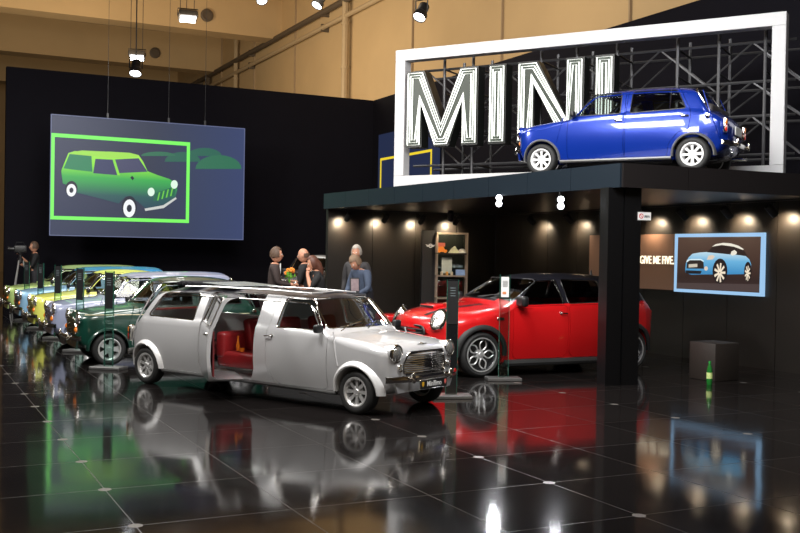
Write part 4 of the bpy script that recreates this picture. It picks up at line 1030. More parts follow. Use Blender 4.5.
SIL = paint('silver_paint', (.50, .50, .51), .25, .3); SILB = mat('black_roof_paint', (.008, .008, .012), .35, 0, .35, noise=(40, .03))
WARCH = paint('pearl_white_paint', (.68, .68, .68), 0, .3)
h1 = (.79, -.614)
limo = build_car('stretched_classic_car', 'silver stretched classic car with black roof and open red interior in the foreground', (-.443+.614*.64, 10.3+.79*.64, 0), h1, s1, SIL, SILB, 'eight', ALLOY, REDTRIM, wins, [fd, od], opendoor=dict(door=od, side=-1, hinge=-2.64, angle=-math.radians(35), len=.98), flare=WARCH, flare_w=.065, flare_lift=.045, plate=('Minilimo', CHROME), size=.92)
# limousine roof: open fabric roof with rails
bm = bmesh.new()
for sd in (-1, 1): tube(bm, [(-.95, sd*.40, 1.318), (-1.6, sd*.42, 1.338), (-2.7, sd*.42, 1.342), (-3.25, sd*.41, 1.33)], .010, 6)
tube(bm, [(-.95, -.40, 1.318), (-.93, 0, 1.338), (-.95, .40, 1.318)], .013, 6); obj('roof_rail', bm, ALLOY, limo)
bm = bmesh.new()
for i in range(7): box(bm, (-3.10-i*.055, 0, 1.358+(.012 if i % 2 else 0)), (.035, .80, .05), Matrix.Rotation(.3, 3, 'Y'))
bmesh.ops.bevel(bm, geom=bm.edges[:], offset=.008, segments=2, affect='EDGES'); obj('folded_roof_fabric', bm, mat('roof_fabric', (.012, .012, .016), .8, noise=(20, .2)), limo)
obj('roof_panel', rbox((-2.65, 0, 1.372), (.60, .76, .014), .006, 1, Matrix.Rotation(.05, 3, 'Y')), mat('pale_roof_panel', (.35, .38, .37), .25, .4, noise=(9, .05)), limo)
seat(limo, -2.10, .22, .70, REDIN, 'cabin_seat', z0=.33, back=.5, facing=1)
obj('cabin_bench', rbox((-2.20, .02, .42), (.70, 1.0, .20), .05, 3), REDIN, limo)
obj('cabin_cushion', rbox((-2.47, -.2, .60), (.16, .6, .34), .05, 3), REDIN, limo)
bm = bmesh.new(); lathe(bm, [(.002, 0), (.02, .0), (.028, .06), (.012, .13), (.010, .19), (.002, .19)], 12, 'z', (-2.28, -.35, .53)); lathe(bm, [(.002, 0), (.03, 0), (.034, .05), (.002, .05)], 12, 'z', (-2.15, -.40, .53))
tag(obj('bottle_set', bm, AMBER), 'orange bottle and cup on the red seat of the silver limousine', 'bottle'); b_ = bpy.data.objects[-1] if False else None
o = [x for x in C.objects if x.name.startswith('bottle_set')][0]; o.location = limo.location; o.rotation_euler = limo.rotation_euler; o.scale = limo.scale
bm = bmesh.new()
for z in (.34, .42, .52): box(bm, (-1.78, -.42, z), (.10, .12, .012))
for k in range(4): tube(bm, [(-1.82+.08*(k % 2), -.47+.1*(k//2), .30), (-1.82+.08*(k % 2), -.47+.1*(k//2), .60)], .006, 5)
lathe(bm, [(.02, .0), (.03, .05), (.026, .09)], 12, 'z', (-1.78, -.42, .525)); lathe(bm, [(.018, 0), (.024, .06)], 12, 'z', (-1.78, -.42, .43))
tag(obj('drinks_rack', bm, CHROME), 'small chrome drinks rack with glasses inside the open door of the silver limousine', 'rack')
o = [x for x in C.objects if x.name.startswith('drinks_rack')][0]; o.location = limo.location; o.rotation_euler = limo.rotation_euler; o.scale = limo.scale
# --- blue four-door on the platform
BLUE = paint('blue_paint', (.004, .032, .32), .35, .25)
s2 = classic(.335)
fdb = dict(p=[(-.44, .26), (-.44, .86), (-.50, .905), (-.775, 1.268), (-1.31, 1.275), (-1.335, .90), (-1.33, .235), (-.50, .235)], r=[.03, .05, .03, .05, .04, .05, .05, .05], handle=(-1.22, .80))
rdb = dict(p=[(-1.36, .235), (-1.36, 1.275), (-2.13, 1.26), (-2.34, .86), (-2.31, .62), (-2.16, .585), (-2.02, .42), (-1.99, .235)], r=[.04, .04, .06, .04, .03, .03, .05, .03], handle=(-2.22, .82))
wb_ = [dict(p=[(-.56, .905), (-.80, 1.235), (-1.25, 1.245), (-1.27, .905)], r=[.03, .05, .05, .03]), dict(p=[(-1.42, .905), (-1.42, 1.245), (-2.10, 1.23), (-2.26, .93)], r=[.03, .05, .06, .05], split=-2.02)]
h2 = Vector((-.857, .517)).normalized(); l2 = Vector((-h2.y, h2.x))
o2 = Vector((2.10, 15.05)) - l2*.62
GREYF = mat('grey_trim', (.22, .22, .22), .3, .5, noise=(9, .05))
build_car('classic_car', 'glossy blue four-door classic car parked up on the platform', (o2.x, o2.y, 2.886), h2, s2, BLUE, BLUE, 'eight', WHITEALLOY, None, wb_, [fdb, rdb], flare=GREYF, flare_w=.035, flare_lift=.02, size=.95)
# --- row of classic cars on the left
def row_car(k, label, col, roof, body, wk, flare=None, coach=None, rear=None):
    s = classic(0.0 if body == 'saloon' else .30, body)
    E = s.ext
    if body == 'saloon': wn = win_classic()
    else: wn = [dict(p=[(-.535, .905), (-.79, 1.245), (-1.25, 1.255), (-1.27, .905)], r=[.03, .05, .05, .03]), dict(p=[(-1.40, .905), (-1.40, 1.245), (-2.40-E*.5, 1.245), (-2.40-E*.5, .905)], r=.05, split=-1.95)]
    fdr = dict(p=[(-.44, .26), (-.44, .86), (-.50, .905), (-.775, 1.268), (-1.31, 1.275), (-1.335, .90), (-1.33, .44), (-1.20, .235), (-.50, .235)], r=[.03, .05, .03, .05, .04, .05, .14, .12, .05], handle=(-1.25, .80))
    h = Vector((-.8944, -.4472)); l = Vector((.4472, -.8944))
    fw = Vector((-4.1, 14.2)) + Vector((-1.13, 2.26))*k - l*.69
    return build_car('classic_car', label, (fw.x, fw.y, 0), h, s, col, roof, wk, ALLOY if wk != 'five' else ALLOY, None, wn, [fdr], flare=flare, flare_w=.04, flare_lift=.025, coach=coach, group='classic cars in the left row', size=.95)
GREEN = paint('dark_green_paint', (.002, .040, .026)); GREY = paint('blue_grey_paint', (.27, .30, .42)); YEL = paint('pale_yellow_paint', (.70, .72, .14)); LBL = paint('light_blue_paint', (.26, .47, .66)); AZ = paint('azure_paint', (.02, .22, .48)); LGR = paint('light_green_paint', (.42, .58, .20))
row_car(0, 'dark green classic car with cream side stripe, nearest in the left row', GREEN, GREEN, 'saloon', 'five', coach=mat('cream_line', (.7, .62, .4), .4, noise=(9, .05)))
row_car(1, 'blue-grey classic estate car, second in the left row', GREY, GREY, 'van', 'eight')
row_car(2, 'pale yellow classic car in the middle of the left row', YEL, YEL, 'saloon', 'eight')
row_car(3, 'light blue classic estate with azure roof, second from the back wall', LBL, AZ, 'van', 'eight')
row_car(4, 'light green classic estate car at the far end of the left row', LGR, LGR, 'van', 'eight')
# --- dark car with white roof behind the people
s6 = classic(0.0)
build_car('classic_car', 'dark classic car with white roof standing behind the group of people', R(8.67, 22.5)+Vector((0, 0, .35)), Vector((-.25, -.97)), s6, paint('graphite_paint', (.03, .03, .035)), paint('white_roof_paint', (.8, .8, .8)), 'eight', ALLOY, None, win_classic(), [], size=.95)
o = obj('low_plinth', rbox((0, 0, .173), (4.0, 2.0, .346), .01, 1), BLACK); o.location = R(8.67, 22.5)+Vector((.25, .97, 0)); o.rotation_euler = (0, 0, math.atan2(.97, .25)); tag(o, 'low black plinth under the white-roofed car', 'plinth')
# --- red modern hatchback
RED = paint('red_paint', (.62, .008, .010), .15, .3)
s5 = modern()
CLAD = mat('arch_cladding', (.02, .02, .02), .55, noise=(20, .1))
rf = dict(p=[(-.50, .30), (-.50, .93), (-.62, .96), (-1.42, .975), (-1.42, .30), (-1.35, .235), (-.55, .235)], r=.05, handle=(-1.30, .87))
rr_ = dict(p=[(-1.46, .30), (-1.46, .975), (-2.18, .985), (-2.30, .80), (-2.16, .62), (-2.12, .235), (-1.55, .235)], r=.05, handle=(-2.05, .89))
wr = [dict(p=[(-.60, .99), (-1.00, 1.305), (-1.37, 1.335), (-1.39, 1.0)], r=[.03, .06, .03, .03], trim=CHROME), dict(p=[(-1.47, 1.0), (-1.47, 1.338), (-2.10, 1.325), (-2.17, 1.02)], r=[.03, .03, .04, .04], trim=CHROME), dict(p=[(-2.27, 1.03), (-2.22, 1.318), (-2.55, 1.295), (-2.66, 1.06)], r=[.03, .03, .05, .05], trim=BLACK)]
h5 = Vector((-.8944, -.4472)); l5 = Vector((.4472, -.8944)); o5 = Vector((1.14, 13.62)) - l5*.84
red = build_car('hatchback_car', 'red modern hatchback with black roof parked under the platform', (o5.x, o5.y, 0), h5, s5, RED, SILB, 'jcw', ALLOY, None, wr, [rf, rr_], flare=CLAD, flare_w=.075, flare_lift=.012, glass=DARKGLASS, steer=0)
# modern front end
def mx_(y, z, o=0): return .775-.14*(y/.6)**2*(.4+.6*min(1, max(0, (z-.2)/.5)))+o
for sd in (-1, 1):
    b = bmesh.new(); q = Matrix.Translation((.545, sd*.605, .775)) @ Matrix.Rotation(sd*.45, 4, 'Z') @ Matrix.Rotation(-.55, 4, 'Y')
    lathe(b, [(.125, -.05), (.135, .03), (.128, .045), (.112, .045), (.112, .0)], 28, 'x', closed=True)
    bmesh.ops.scale(b, vec=(1, .92, 1.25), verts=b.verts[:]); bmesh.ops.transform(b, matrix=q, verts=b.verts[:]); h_ = obj('headlamp', b, CHROME, red)
    b = bmesh.new(); lathe(b, [(.114, .02), (.10, .045), (.06, .062), (.002, .068)], 24, 'x'); bmesh.ops.scale(b, vec=(1, .92, 1.25), verts=b.verts[:]); bmesh.ops.transform(b, matrix=q, verts=b.verts[:]); obj('lens', b, LENS, h_)
gpm = fillet([(-.50, .60), (-.44, .69), (.44, .69), (.50, .60), (.42, .44), (-.42, .44)], .05)
b = bmesh.new(); b.faces.new([b.verts.new((mx_(y, z, .012), y, z)) for y, z in gpm]); g_ = obj('grille', b, BLACK, red, 0)
b = bmesh.new(); tube(b, [(mx_(y, z, .016), y, z) for y, z in gpm], .014, 6, True); obj('grille_surround', b, BLACK, g_)
for z in (.49, .54, .59, .64):
    b = bmesh.new(); tube(b, [(mx_(-.44+.88*i/10, z, .018), -.44+.88*i/10, z) for i in range(11)], .009, 5); obj('grille_bar', b, BLACK, g_)
b = bmesh.new(); prism(b, fillet([(-.58, .38), (.58, .38), (.50, .25), (-.50, .25)], .03), .62, .775, 'x'); obj('lower_grille', b, BLACK, red, 0)
# bonnet stripes and scoop
for sd in (-1, 1):
    b = bmesh.new(); A = []; B_ = []
    for i in range(13):
        x = .66-.86*i/12; yy = .30+.10*i/12
        def top(x, y):
            y2 = ycab(s5, x, s5.P(x)-s5.c(x))-s5.r(x)*1.3
            return (x-s5.bow(x)*(y/.6)**2, sd*y, s5.P(x)-s5.c(x)*(y/y2)**2+.004)
        A.append(b.verts.new(top(x, yy))); B_.append(b.verts.new(top(x, yy+.075)))
    for i in range(12): b.faces.new((A[i], A[i+1], B_[i+1], B_[i]))
    obj('bonnet_stripe', b, SILB, red)
b = rbox((.34, 0, .945), (.16, .44, .05), .02, 3, Matrix.Rotation(.16, 3, 'Y')); sc_ = obj('bonnet_scoop', b, RED, red)
b = bmesh.new(); box(b, (.425, 0, .935), (.02, .38, .026)); obj('scoop_intake', b, BLACK, sc_, 0)
for sd in (-1, 1):
    obj('tail_lamp', rbox((-3.035, sd*.63, .80), (.10, .12, .20), .03, 3), REDLENS, red)
    b = rbox((-.28, sd*.856, .80), (.12, .010, .04), .004, 1); obj('side_scuttle', b, CHROME, red)
b = bmesh.new(); lathe(b, [(.03, 0), (.02, .03), (.006, .09)], 10, 'z', (-2.45, 0, 1.39)); obj('roof_aerial', b, BLACK, red)
# ------------------------------------------------------------------ information steles
def stele(x, y, rz, label, card, tall=1.38, dark=False, grp=None):
    t = thing('information_stele', label, 'information stand', (x, y, 0), rz, grp)
    obj('base_plate', rbox((0, 0, .02), (.46, .26, .04), .006, 1), mat('stele_base', (.22, .22, .22), .3, .7, noise=(9, .05)), t)
    b = bmesh.new(); box(b, (0, 0, tall/2+.02), (.13, .02, tall-.04)); obj('glass_panel', b, CLEAR if not dark else mat('stele_black', (.008, .009, .010), .12, coat=1, noise=(5, .1)), t, 0)
    b = bmesh.new()
    for sx in (-1, 1): box(b, (sx*.066, 0, tall/2+.02), (.005, .024, tall-.04))
    obj('glass_edge', b, mat('green_glass_edge', (.02, .10, .07), .15, coat=1, noise=(5, .1)), t, 0)
    if card == 'white':
        b = bmesh.new(); box(b, (0, -.014, tall-.17), (.105, .004, .27)); c_ = obj('info_card', b, PAPER, t, 0)
        b = bmesh.new()
        for i in range(6): box(b, (0, -.0175, tall-.09-i*.015), (.07, .002, .005))
        obj('card_print', b, BLACK, c_, 0)
        b = bmesh.new(); box(b, (-.01, -.0175, tall-.25), (.05, .002, .035)); obj('card_picture', b, mat('card_orange', (.7, .25, .1), .5, noise=(30, .5)), c_, 0)
    else:
        b = bmesh.new(); box(b, (0, -.013, tall-.27), (.118, .006, .50)); obj('dark_board', b, BLACK, t, 0)
        b = bmesh.new()
        for i in range(4): box(b, (0, -.0175, tall-.10-i*.03), (.06, .002, .006))
        obj('board_print', b, mat('print_grey', (.2, .25, .27), .5, noise=(30, .1)), t, 0)
    return t
stele(.62, 11.65, .12, 'black information stele beside the front of the silver car', 'dark', 1.38, True)
stele(1.41, 13.42-.02, .12, 'glass information stele with white card before the red car wheel', 'white', 1.42)
for k, nm in enumerate(('dark green', 'blue-grey', 'pale yellow', 'light blue', 'light green')):
    p = Vector((-4.02, 13.86)) + Vector((-1.13, 2.26))*k
    stele(p.x, p.y, -.25, 'dark-topped glass stele beside the %s car in the left row' % nm, 'dark', 1.36, False, 'glass steles beside the left row of cars')
# ------------------------------------------------------------------ stool cube and bottle
o = obj('cube_stool', rbox((0, 0, .26), (.47, .47, .52), .012, 2), mat('stool_brown', (.018, .013, .010), .55, noise=(14, .15))); o.location = (4.40+.0, 13.6+.33, 0); o.rotation_euler = (0, 0, ROOM+PI/4-.72)
tag(o, 'dark brown cube stool on the floor before the panel wall', 'stool')
GB = mat('green_bottle', (.01, .14, .02), .08, coat=1, emit=(.02, .2, .02), es=.0); 
t = thing('plastic_bottle', 'green plastic bottle standing in front of the cube stool', 'bottle', (4.14, 13.28, 0))
b = bmesh.new(); lathe(b, [(.002, 0), (.034, 0), (.038, .02), (.038, .08), (.034, .095), (.038, .11), (.038, .18), (.034, .215), (.018, .265), (.013, .29)], 20); obj('bottle_body', b, GB, t)
b = bmesh.new(); lathe(b, [(.0395, .085), (.0395, .165)], 20); obj('bottle_label', b, mat('bottle_paper', (.55, .7, .25), .5, noise=(40, .5)), t)
b = bmesh.new(); lathe(b, [(.016, .285), (.016, .315), (.002, .316)], 14); obj('cap', b, mat('cap_green', (.02, .3, .05), .4, noise=(9, .1)), t)
# ------------------------------------------------------------------ display shelf and cabinet
SHM = mat('shelf_alloy', (.45, .38, .31), .35, .7, noise=(9, .05)); BX = at(452, 300, 20.6); BX.z = 0
t = thing('display_shelf', 'open metal display shelf with small souvenirs behind the limousine', 'shelf', BX, .05)
hw = .31
for sx in (-1, 1):
    for sy in (0, .3):
        b = bmesh.new(); box(b, (sx*hw, sy, 1.06), (.03, .03, 2.12)); obj('upright', b, SHM, t, 0)
for z in (.25, .78, 1.24, 1.70, 2.12):
    b = bmesh.new(); box(b, (0, .15, z), (hw*2+.03, .33, .03)); obj('shelf_board', b, SHM if z in (2.12, 1.24, .78) else BLACK, t, 0)
b = bmesh.new(); box(b, (0, .31, 1.06), (hw*2, .01, 2.1)); obj('glass_back', b, CLEAR, t, 0)
t = thing('logo_cabinet', 'tall black cabinet with small winged logo left of the shelf', 'cabinet', BX+Vector((-.47, .32, 0)), .05)
obj('cabinet_body', rbox((0, .15, 1.09), (.30, .3, 2.18), .008, 1), BLACK, t)
b = bmesh.new(); lathe(b, [(.042, 0), (.042, .008), (.030, .008), (.030, 0)], 20, 'y', (.03, -.012, 1.86), True); box(b, (.03, -.008, 1.86), (.05, .006, .014))
for sd in (-1, 1):
    for i in range(3): box(b, (.03+sd*(.072-i*.006), -.008, 1.875-i*.015), (.06-i*.014, .006, .008), Matrix.Rotation(-sd*.2, 3, 'Y'))
obj('winged_logo', b, mat('logo_white', (.7, .66, .6), .4, emit=(.8, .74, .66), es=.5), t)
def souvenir(nm, lb, cat, x, z, bmx, m): 
    o = obj(nm, bmx, m); o.location = BX+Vector((x, .13, z)); tag(o, lb, cat); return o
def toycar(l=.17, h=.11):
    b = bmesh.new(); prism(b, fillet([(-l/2, 0.02), (l/2, .02), (l/2, h*.5), (l*.25, h*.55), (l*.12, h), (-l*.4, h), (-l/2, h*.5)], .015), -.045, .045, 'y')
    for x in (-l*.3, l*.3):
        for y in (-.045, .045): lathe(b, [(.022, -.012), (.022, .012)], 12, 'y', (x, y, .022))
    return b
souvenir('toy_car', 'orange toy car on the upper shelf board', 'toy', -.20, 1.715, toycar(.20, .13), mat('toy_orange', (.95, .30, .03), .4, emit=(.9, .25, .02), es=.1))
souvenir('gift_box', 'pink gift box stacked behind the orange toy car', 'box', -.22, 1.715+.13, rbox((0, .0, .04), (.15, .08, .08), .006, 1), mat('gift_pink', (.8, .18, .12), .5, noise=(9, .1)))
b = bmesh.new(); prism(b, fillet([(-.11, 0), (.11, 0), (.10, .05), (.03, .15), (-.04, .10)], .02), -.05, .05, 'y'); souvenir('soft_toy', 'white and green soft toy in the middle of the upper shelf', 'toy', .03, 1.715, b, mat('toy_white', (.75, .8, .55), .6, noise=(16, .3)))
b = bmesh.new(); bmesh.ops.create_uvsphere(b, u_segments=16, v_segments=10, radius=.085); bmesh.ops.scale(b, vec=(1, 1, .9), verts=b.verts[:]); bmesh.ops.bisect_plane(b, geom=b.verts[:]+b.edges[:]+b.faces[:], plane_co=(0, 0, -.02), plane_no=(0, 0, -1), clear_outer=True); bmesh.ops.translate(b, vec=(0, 0, .022), verts=b.verts[:]); box(b, (0, -.09, .008), (.12, .08, .01)); souvenir('baseball_cap', 'white peaked cap at the right end of the upper shelf', 'cap', .21, 1.715, b, PAPER)
b = rbox((0, .02, .20), (.21, .015, .33), .004, 1); souvenir('white_placard', 'pale upright placard on the middle shelf', 'placard', -.10, 1.255, b, mat('placard', (.55, .62, .58), .5, noise=(14, .1)))
for k, x in enumerate((-.21, -.10, .0)):
    b = bmesh.new(); lathe(b, [(.002, 0), (.026, 0), (.03, .06), (.02, .075), (.002, .078)], 14); o = souvenir('small_jar', ['cream jar left of three before the placard', 'orange jar in the middle before the placard', 'cream jar right of three before the placard'][k], 'jar', x, 1.255, b, mat('jar%d' % (k % 2), ((.8, .7, .5), (.9, .45, .1))[k % 2], .4, noise=(9, .1))); o.location.y -= .09
souvenir('blue_box', 'light blue box at the right of the middle shelf', 'box', .18, 1.255, rbox((0, 0, .06), (.19, .12, .12), .005, 1), mat('box_blue', (.25, .40, .75), .5, noise=(14, .2)))
# ------------------------------------------------------------------ counter with table behind limousine, red-topped white counter
t = thing('reception_counter', 'low dark counter where the group of people stands', 'counter', (-1.35, 16.35, 0), .1)
obj('counter_body', rbox((0, 0, .48), (1.5, .36, .96), .01, 1), BLACK, t); obj('counter_top', rbox((0, 0, .985), (1.6, .44, .05), .01, 1), mat('counter_top', (.03, .03, .032), .25, noise=(9, .1)), t)
o = obj('open_magazine', rbox((0, 0, 0), (.34, .24, .012), .003, 1, Matrix.Rotation(.12, 3, 'Y')), PAPER); o.location = (-1.22, 16.42, 1.045); tag(o, 'white open magazine on the dark counter before the woman', 'magazine')
o = obj('white_cup', bmesh.new(), PAPER, None, 0); bpy.data.objects.remove(o)
b = bmesh.new(); lathe(b, [(.002, 0), (.025, 0), (.038, .09), (.034, .09), (.022, .01)], 16); o = obj('white_cup', b, PAPER); o.location = (-1.95, 16.3, 1.01); tag(o, 'white cup on the left end of the dark counter', 'cup')
t = thing('brochure_stand', 'small dark brochure stand on the counter between the couples', 'brochure stand', (-.74, 16.42, 1.01), .3)
obj('stand_back', rbox((0, 0, .13), (.16, .02, .26), .004, 1, Matrix.Rotation(-.15, 3, 'X')), BLACK, t); obj('brochure', rbox((0, -.02, .14), (.13, .008, .20), .003, 1, Matrix.Rotation(-.15, 3, 'X')), mat('brochure', (.22, .16, .17), .4, noise=(18, .5)), t)
t = thing('lounge_bench', 'white bench with red top between the silver and the red car', 'bench', (.14, 17.7, 0), .35)
obj('bench_body', rbox((0, 0, .26), (.95, .6, .44), .03, 2), PAPER, t); obj('bench_cushion', rbox((0, 0, .55), (1.0, .64, .14), .04, 3), RED, t)
# ------------------------------------------------------------------ people
def person(label, loc, rz, J, cloth, hair, hairm, scale=1.0, extras=None, longhair=False, bald=False, trousers=None, shirt=None):
    """J overrides joint positions (facing +x, y left). one skinned body"""
    D = dict(pel=(0, 0, .95), bel=(0, 0, 1.08), che=(0, 0, 1.28), nb=(0, 0, 1.43), nk=(.01, 0, 1.50),
             shL=(0, .18, 1.425), elL=(-.02, .24, 1.13), wrL=(.10, .22, .90), haL=(.14, .21, .84), shR=(0, -.18, 1.425), elR=(-.02, -.24, 1.13), wrR=(.10, -.22, .90), haR=(.14, -.21, .84),
             hiL=(0, .09, .90), knL=(.02, .11, .50), anL=(-.02, .12, .09), toL=(.14, .13, .04), hiR=(0, -.09, .90), knR=(.02, -.11, .50), anR=(-.02, -.12, .09), toR=(.14, -.13, .04), head=(.03, 0, 1.62))
    D.update(J)
    rad = dict(pel=.135, bel=.13, che=.145, nb=.09, nk=.058, shL=.082, elL=.05, wrL=.032, haL=.036, shR=.082, elR=.05, wrR=.032, haR=.036, hiL=.10, knL=.065, anL=.045, toL=.04, hiR=.10, knR=.065, anR=.045, toR=.04)
    names = [k for k in D if k not in ('head', 'yaw', 'nod')]; idx = {k: i for i, k in enumerate(names)}
    ed = [('pel', 'bel'), ('bel', 'che'), ('che', 'nb'), ('nb', 'nk'), ('che', 'shL'), ('shL', 'elL'), ('elL', 'wrL'), ('wrL', 'haL'), ('che', 'shR'), ('shR', 'elR'), ('elR', 'wrR'), ('wrR', 'haR'), ('pel', 'hiL'), ('hiL', 'knL'), ('knL', 'anL'), ('anL', 'toL'), ('pel', 'hiR'), ('hiR', 'knR'), ('knR', 'anR'), ('anR', 'toR')]
    vs = [Vector(D[k]) for k in names]; rs = [rad[k] for k in names]; es = [(idx[a], idx[b]) for a, b in ed]
    me = bpy.data.meshes.new('sk'); me.from_pydata(vs, es, []); o = bpy.data.objects.new('sk', me); C.objects.link(o)
    md = o.modifiers.new('s', 'SKIN')
    for i, v in enumerate(me.skin_vertices[0].data): v.radius = (rs[i], rs[i]); v.use_root = (i == 0)
    sb = o.modifiers.new('u', 'SUBSURF'); sb.levels = 2; sb.render_levels = 2
    dg = bpy.context.evaluated_depsgraph_get(); dg.update(); res = bpy.data.meshes.new_from_object(o.evaluated_get(dg)); bpy.data.objects.remove(o)
    bm = bmesh.new(); bm.from_mesh(res)
    for f in bm.faces:
        c = f.calc_center_median(); best = min(es, key=lambda e: segd(c, vs[e[0]], vs[e[1]])); n = names[best[1]]
        f.material_index = {'nk': 0, 'haL': 0, 'haR': 0, 'knL': 2, 'knR': 2, 'hiL': 2, 'hiR': 2, 'anL': 2, 'anR': 2, 'toL': 3, 'toR': 3}.get(n, 1)
        if n == 'nk' and c.z < D['nb'][2]+.035: f.material_index = 1
        if n in ('wrL', 'wrR') and extras == 'bare': f.material_index = 0
    # hands: five fingers each
    for sd, w_, h_ in ((1, 'wrL', 'haL'), (-1, 'wrR', 'haR')):
        a = Vector(D[w_]); b_ = Vector(D[h_]); d = (b_-a).normalized(); side = d.cross(Vector((0, 0, 1))); side = side.normalized() if side.length > .1 else Vector((0, 1, 0)); up = side.cross(d)
        for k, (off, ln) in enumerate(((-.027, .055), (-.009, .068), (.009, .072), (.027, .062))):
            p = b_+side*off+d*.005; tube(bm, [p, p+d*ln*.55-up*.008, p+d*ln*.85-up*.03, p+d*ln*.9-up*.045], [.0095, .009, .008, .006], 6)
        p = b_-d*.02+side*.03*sd; tube(bm, [p, p+side*.025*sd+d*.025-up*.01, p+side*.03*sd+d*.055-up*.02], [.011, .010, .008], 6)
    nfb = len(bm.faces)
    # head
    hp = Vector(D['head']); hr = Matrix.Rotation(J.get('yaw', 0), 4, 'Z') @ Matrix.Rotation(J.get('nod', 0), 4, 'Y')
    r = bmesh.ops.create_uvsphere(bm, u_segments=28, v_segments=20, radius=1.0); hv = r['verts']
    for v in hv:
        x, y, z = v.co; jaw = 1-.22*max(0, -z)**1.2
        X = x*.098*(1 if x > 0 else 1.02); Y = y*.078*jaw; Z = z*.122
        if x > 0: X *= .93+.05*(z > -.6)
        if x > .5 and abs(y) < .22 and -.35 < z < .15: X += .024*(1-abs(y)/.22)*(1-abs(z+.18)/.33 if abs(z+.18) < .33 else 0)
        if x > .4 and z < -.7: X += .010
        if x > .6 and .08 < z < .3 and .15 < abs(y) < .5: X -= .006
        v.co = (X, Y, Z)
    tr = Matrix.Translation(hp) @ hr; bmesh.ops.transform(bm, matrix=tr, verts=hv)
    def add(c, s_, mi):
        r = bmesh.ops.create_uvsphere(bm, u_segments=10, v_segments=8, radius=1.0)
        for v in r['verts']: v.co = tr @ Vector((c[0]+v.co.x*s_[0], c[1]+v.co.y*s_[1], c[2]+v.co.z*s_[2]))
        for v in r['verts']:
            for f in v.link_faces: f.material_index = mi
    for sd in (-1, 1):
        add((0, sd*.079, -.008), (.018, .010, .032), 0); add((.082, sd*.030, .010), (.010, .013, .008), 4); add((.088, sd*.030, .010), (.006, .006, .006), 5)
    add((.086, 0, -.062), (.012, .024, .006), 6)
    bmesh.ops.recalc_face_normals(bm, faces=bm.faces[:])
    out = bpy.data.meshes.new('person'); bm.to_mesh(out); bm.free()
    for m_ in (SKIN, cloth, trousers or mat('dark_trousers', (.015, .015, .02), .8, noise=(20, .2)), BLACK, PAPER, BLACK, mat('lips', (.35, .10, .08), .5, noise=(9, .1))): out.materials.append(m_)
    p = obj('person', out, None, None, 1.2); p.location = loc; p.rotation_euler = (0, 0, rz); p.scale = (scale,)*3; tag(p, label, 'person')
    # hair
    b = bmesh.new(); r = bmesh.ops.create_uvsphere(b, u_segments=28, v_segments=18, radius=1.0)
    rnd = random.Random(len(label))
    for v in b.verts:
        x, y, z = v.co; k = 1.10+(.10 if hair == 'curly' else .03)*rnd.random()
        v.co = (x*.103*k-.006, y*.084*k, z*.124*k+.006)
    lim = -.02
    dl = [v for v in b.verts if (v.co.x > .055-.3*max(0, v.co.z-.06)+(.0) and v.co.z < .075) or (v.co.z < (-.045 if not longhair else -.12) )]
    if bald: dl = [v for v in b.verts if v.co.z > .045 or v.co.x > -.02 or v.co.z < -.05]
    bmesh.ops.delete(b, geom=dl, context='VERTS')
    if longhair:
        q = bmesh.new(); tube(q, [(-.03, 0, .03), (-.075, 0, -.06), (-.085, 0, -.16), (-.07, 0, -.26)], [.08, .075, .065, .03], 12); merge(b, q)
    bmesh.ops.transform(b, matrix=tr, verts=b.verts[:]); ho = obj('hair', b, hairm, p)
    sm_ = ho.modifiers.new('th', 'SOLIDIFY'); sm_.thickness = .01
    if shirt:
        b = bmesh.new(); c = Vector(D['che']); n_ = Vector(D['nb'])
        prism(b, [(-.035, n_.z+.045), (.035, n_.z+.045), (.0, c.z-.08)], c.x+.085, c.x+.105, 'x'); obj('shirt_front', b, shirt, p, 0)
    return p
def segd(p, a, b):
    ab = b-a; t = max(0, min(1, (p-a).dot(ab)/max(1e-9, ab.length_squared))); return (p-(a+ab*t)).length
SUIT = mat('brown_suit', (.035, .022, .020), .8, noise=(25, .2)); BLKC = mat('black_shirt', (.008, .008, .009), .8, noise=(25, .2)); DENIM = mat('denim_jacket', (.055, .075, .12), .85, noise=(25, .3)); GREYC = mat('grey_jacket', (.04, .038, .04), .85, noise=(25, .2))
HB = mat('brown_hair', (.09, .05, .03), .6, noise=(40, .3)); HG = mat('grey_hair', (.42, .38, .33), .6, noise=(40, .2)); HA = mat('auburn_hair', (.10, .035, .02), .5, noise=(40, .3)); HC = mat('curly_hair', (.20, .13, .08), .7, noise=(40, .3))
talk = dict(elR=(.06, -.22, 1.15), wrR=(.27, -.14, 1.12), haR=(.33, -.12, 1.13))
person('man with short brown hair in a dark suit holding flowers, left of the group', (-2.13, 17.0, 0), .1, dict(talk, elL=(.05, .24, 1.14), wrL=(.26, .16, 1.16), haL=(.32, .14, 1.18), yaw=.1), SUIT, 'short', HB, 1.0, shirt=PAPER)
person('bald man in a black polo shirt facing the suited man', (-1.69, 17.75, 0), PI-.1, dict(elL=(.05, .22, 1.12), wrL=(.24, .12, 1.02), haL=(.30, .10, 1.02), elR=(.05, -.22, 1.12), wrR=(.24, -.12, 1.02), haR=(.30, -.10, 1.02), nod=.1), BLKC, 'short', HB, 1.0, 'bare', bald=True)
person('woman with auburn hair in black reading at the counter with hand at chin', (-1.35, 16.98, 0), PI+.25, dict(che=(.04, 0, 1.26), nb=(.08, 0, 1.40), nk=(.10, 0, 1.46), shL=(.05, .15, 1.36), shR=(.05, -.15, 1.36), head=(.14, 0, 1.57), elL=(.20, .17, 1.12), wrL=(.24, .06, 1.36), haL=(.23, .04, 1.44), elR=(.15, -.19, 1.10), wrR=(.33, -.10, 1.06), haR=(.40, -.08, 1.06), nod=.35), BLKC, 'long', HA, .95, 'bare', longhair=True)
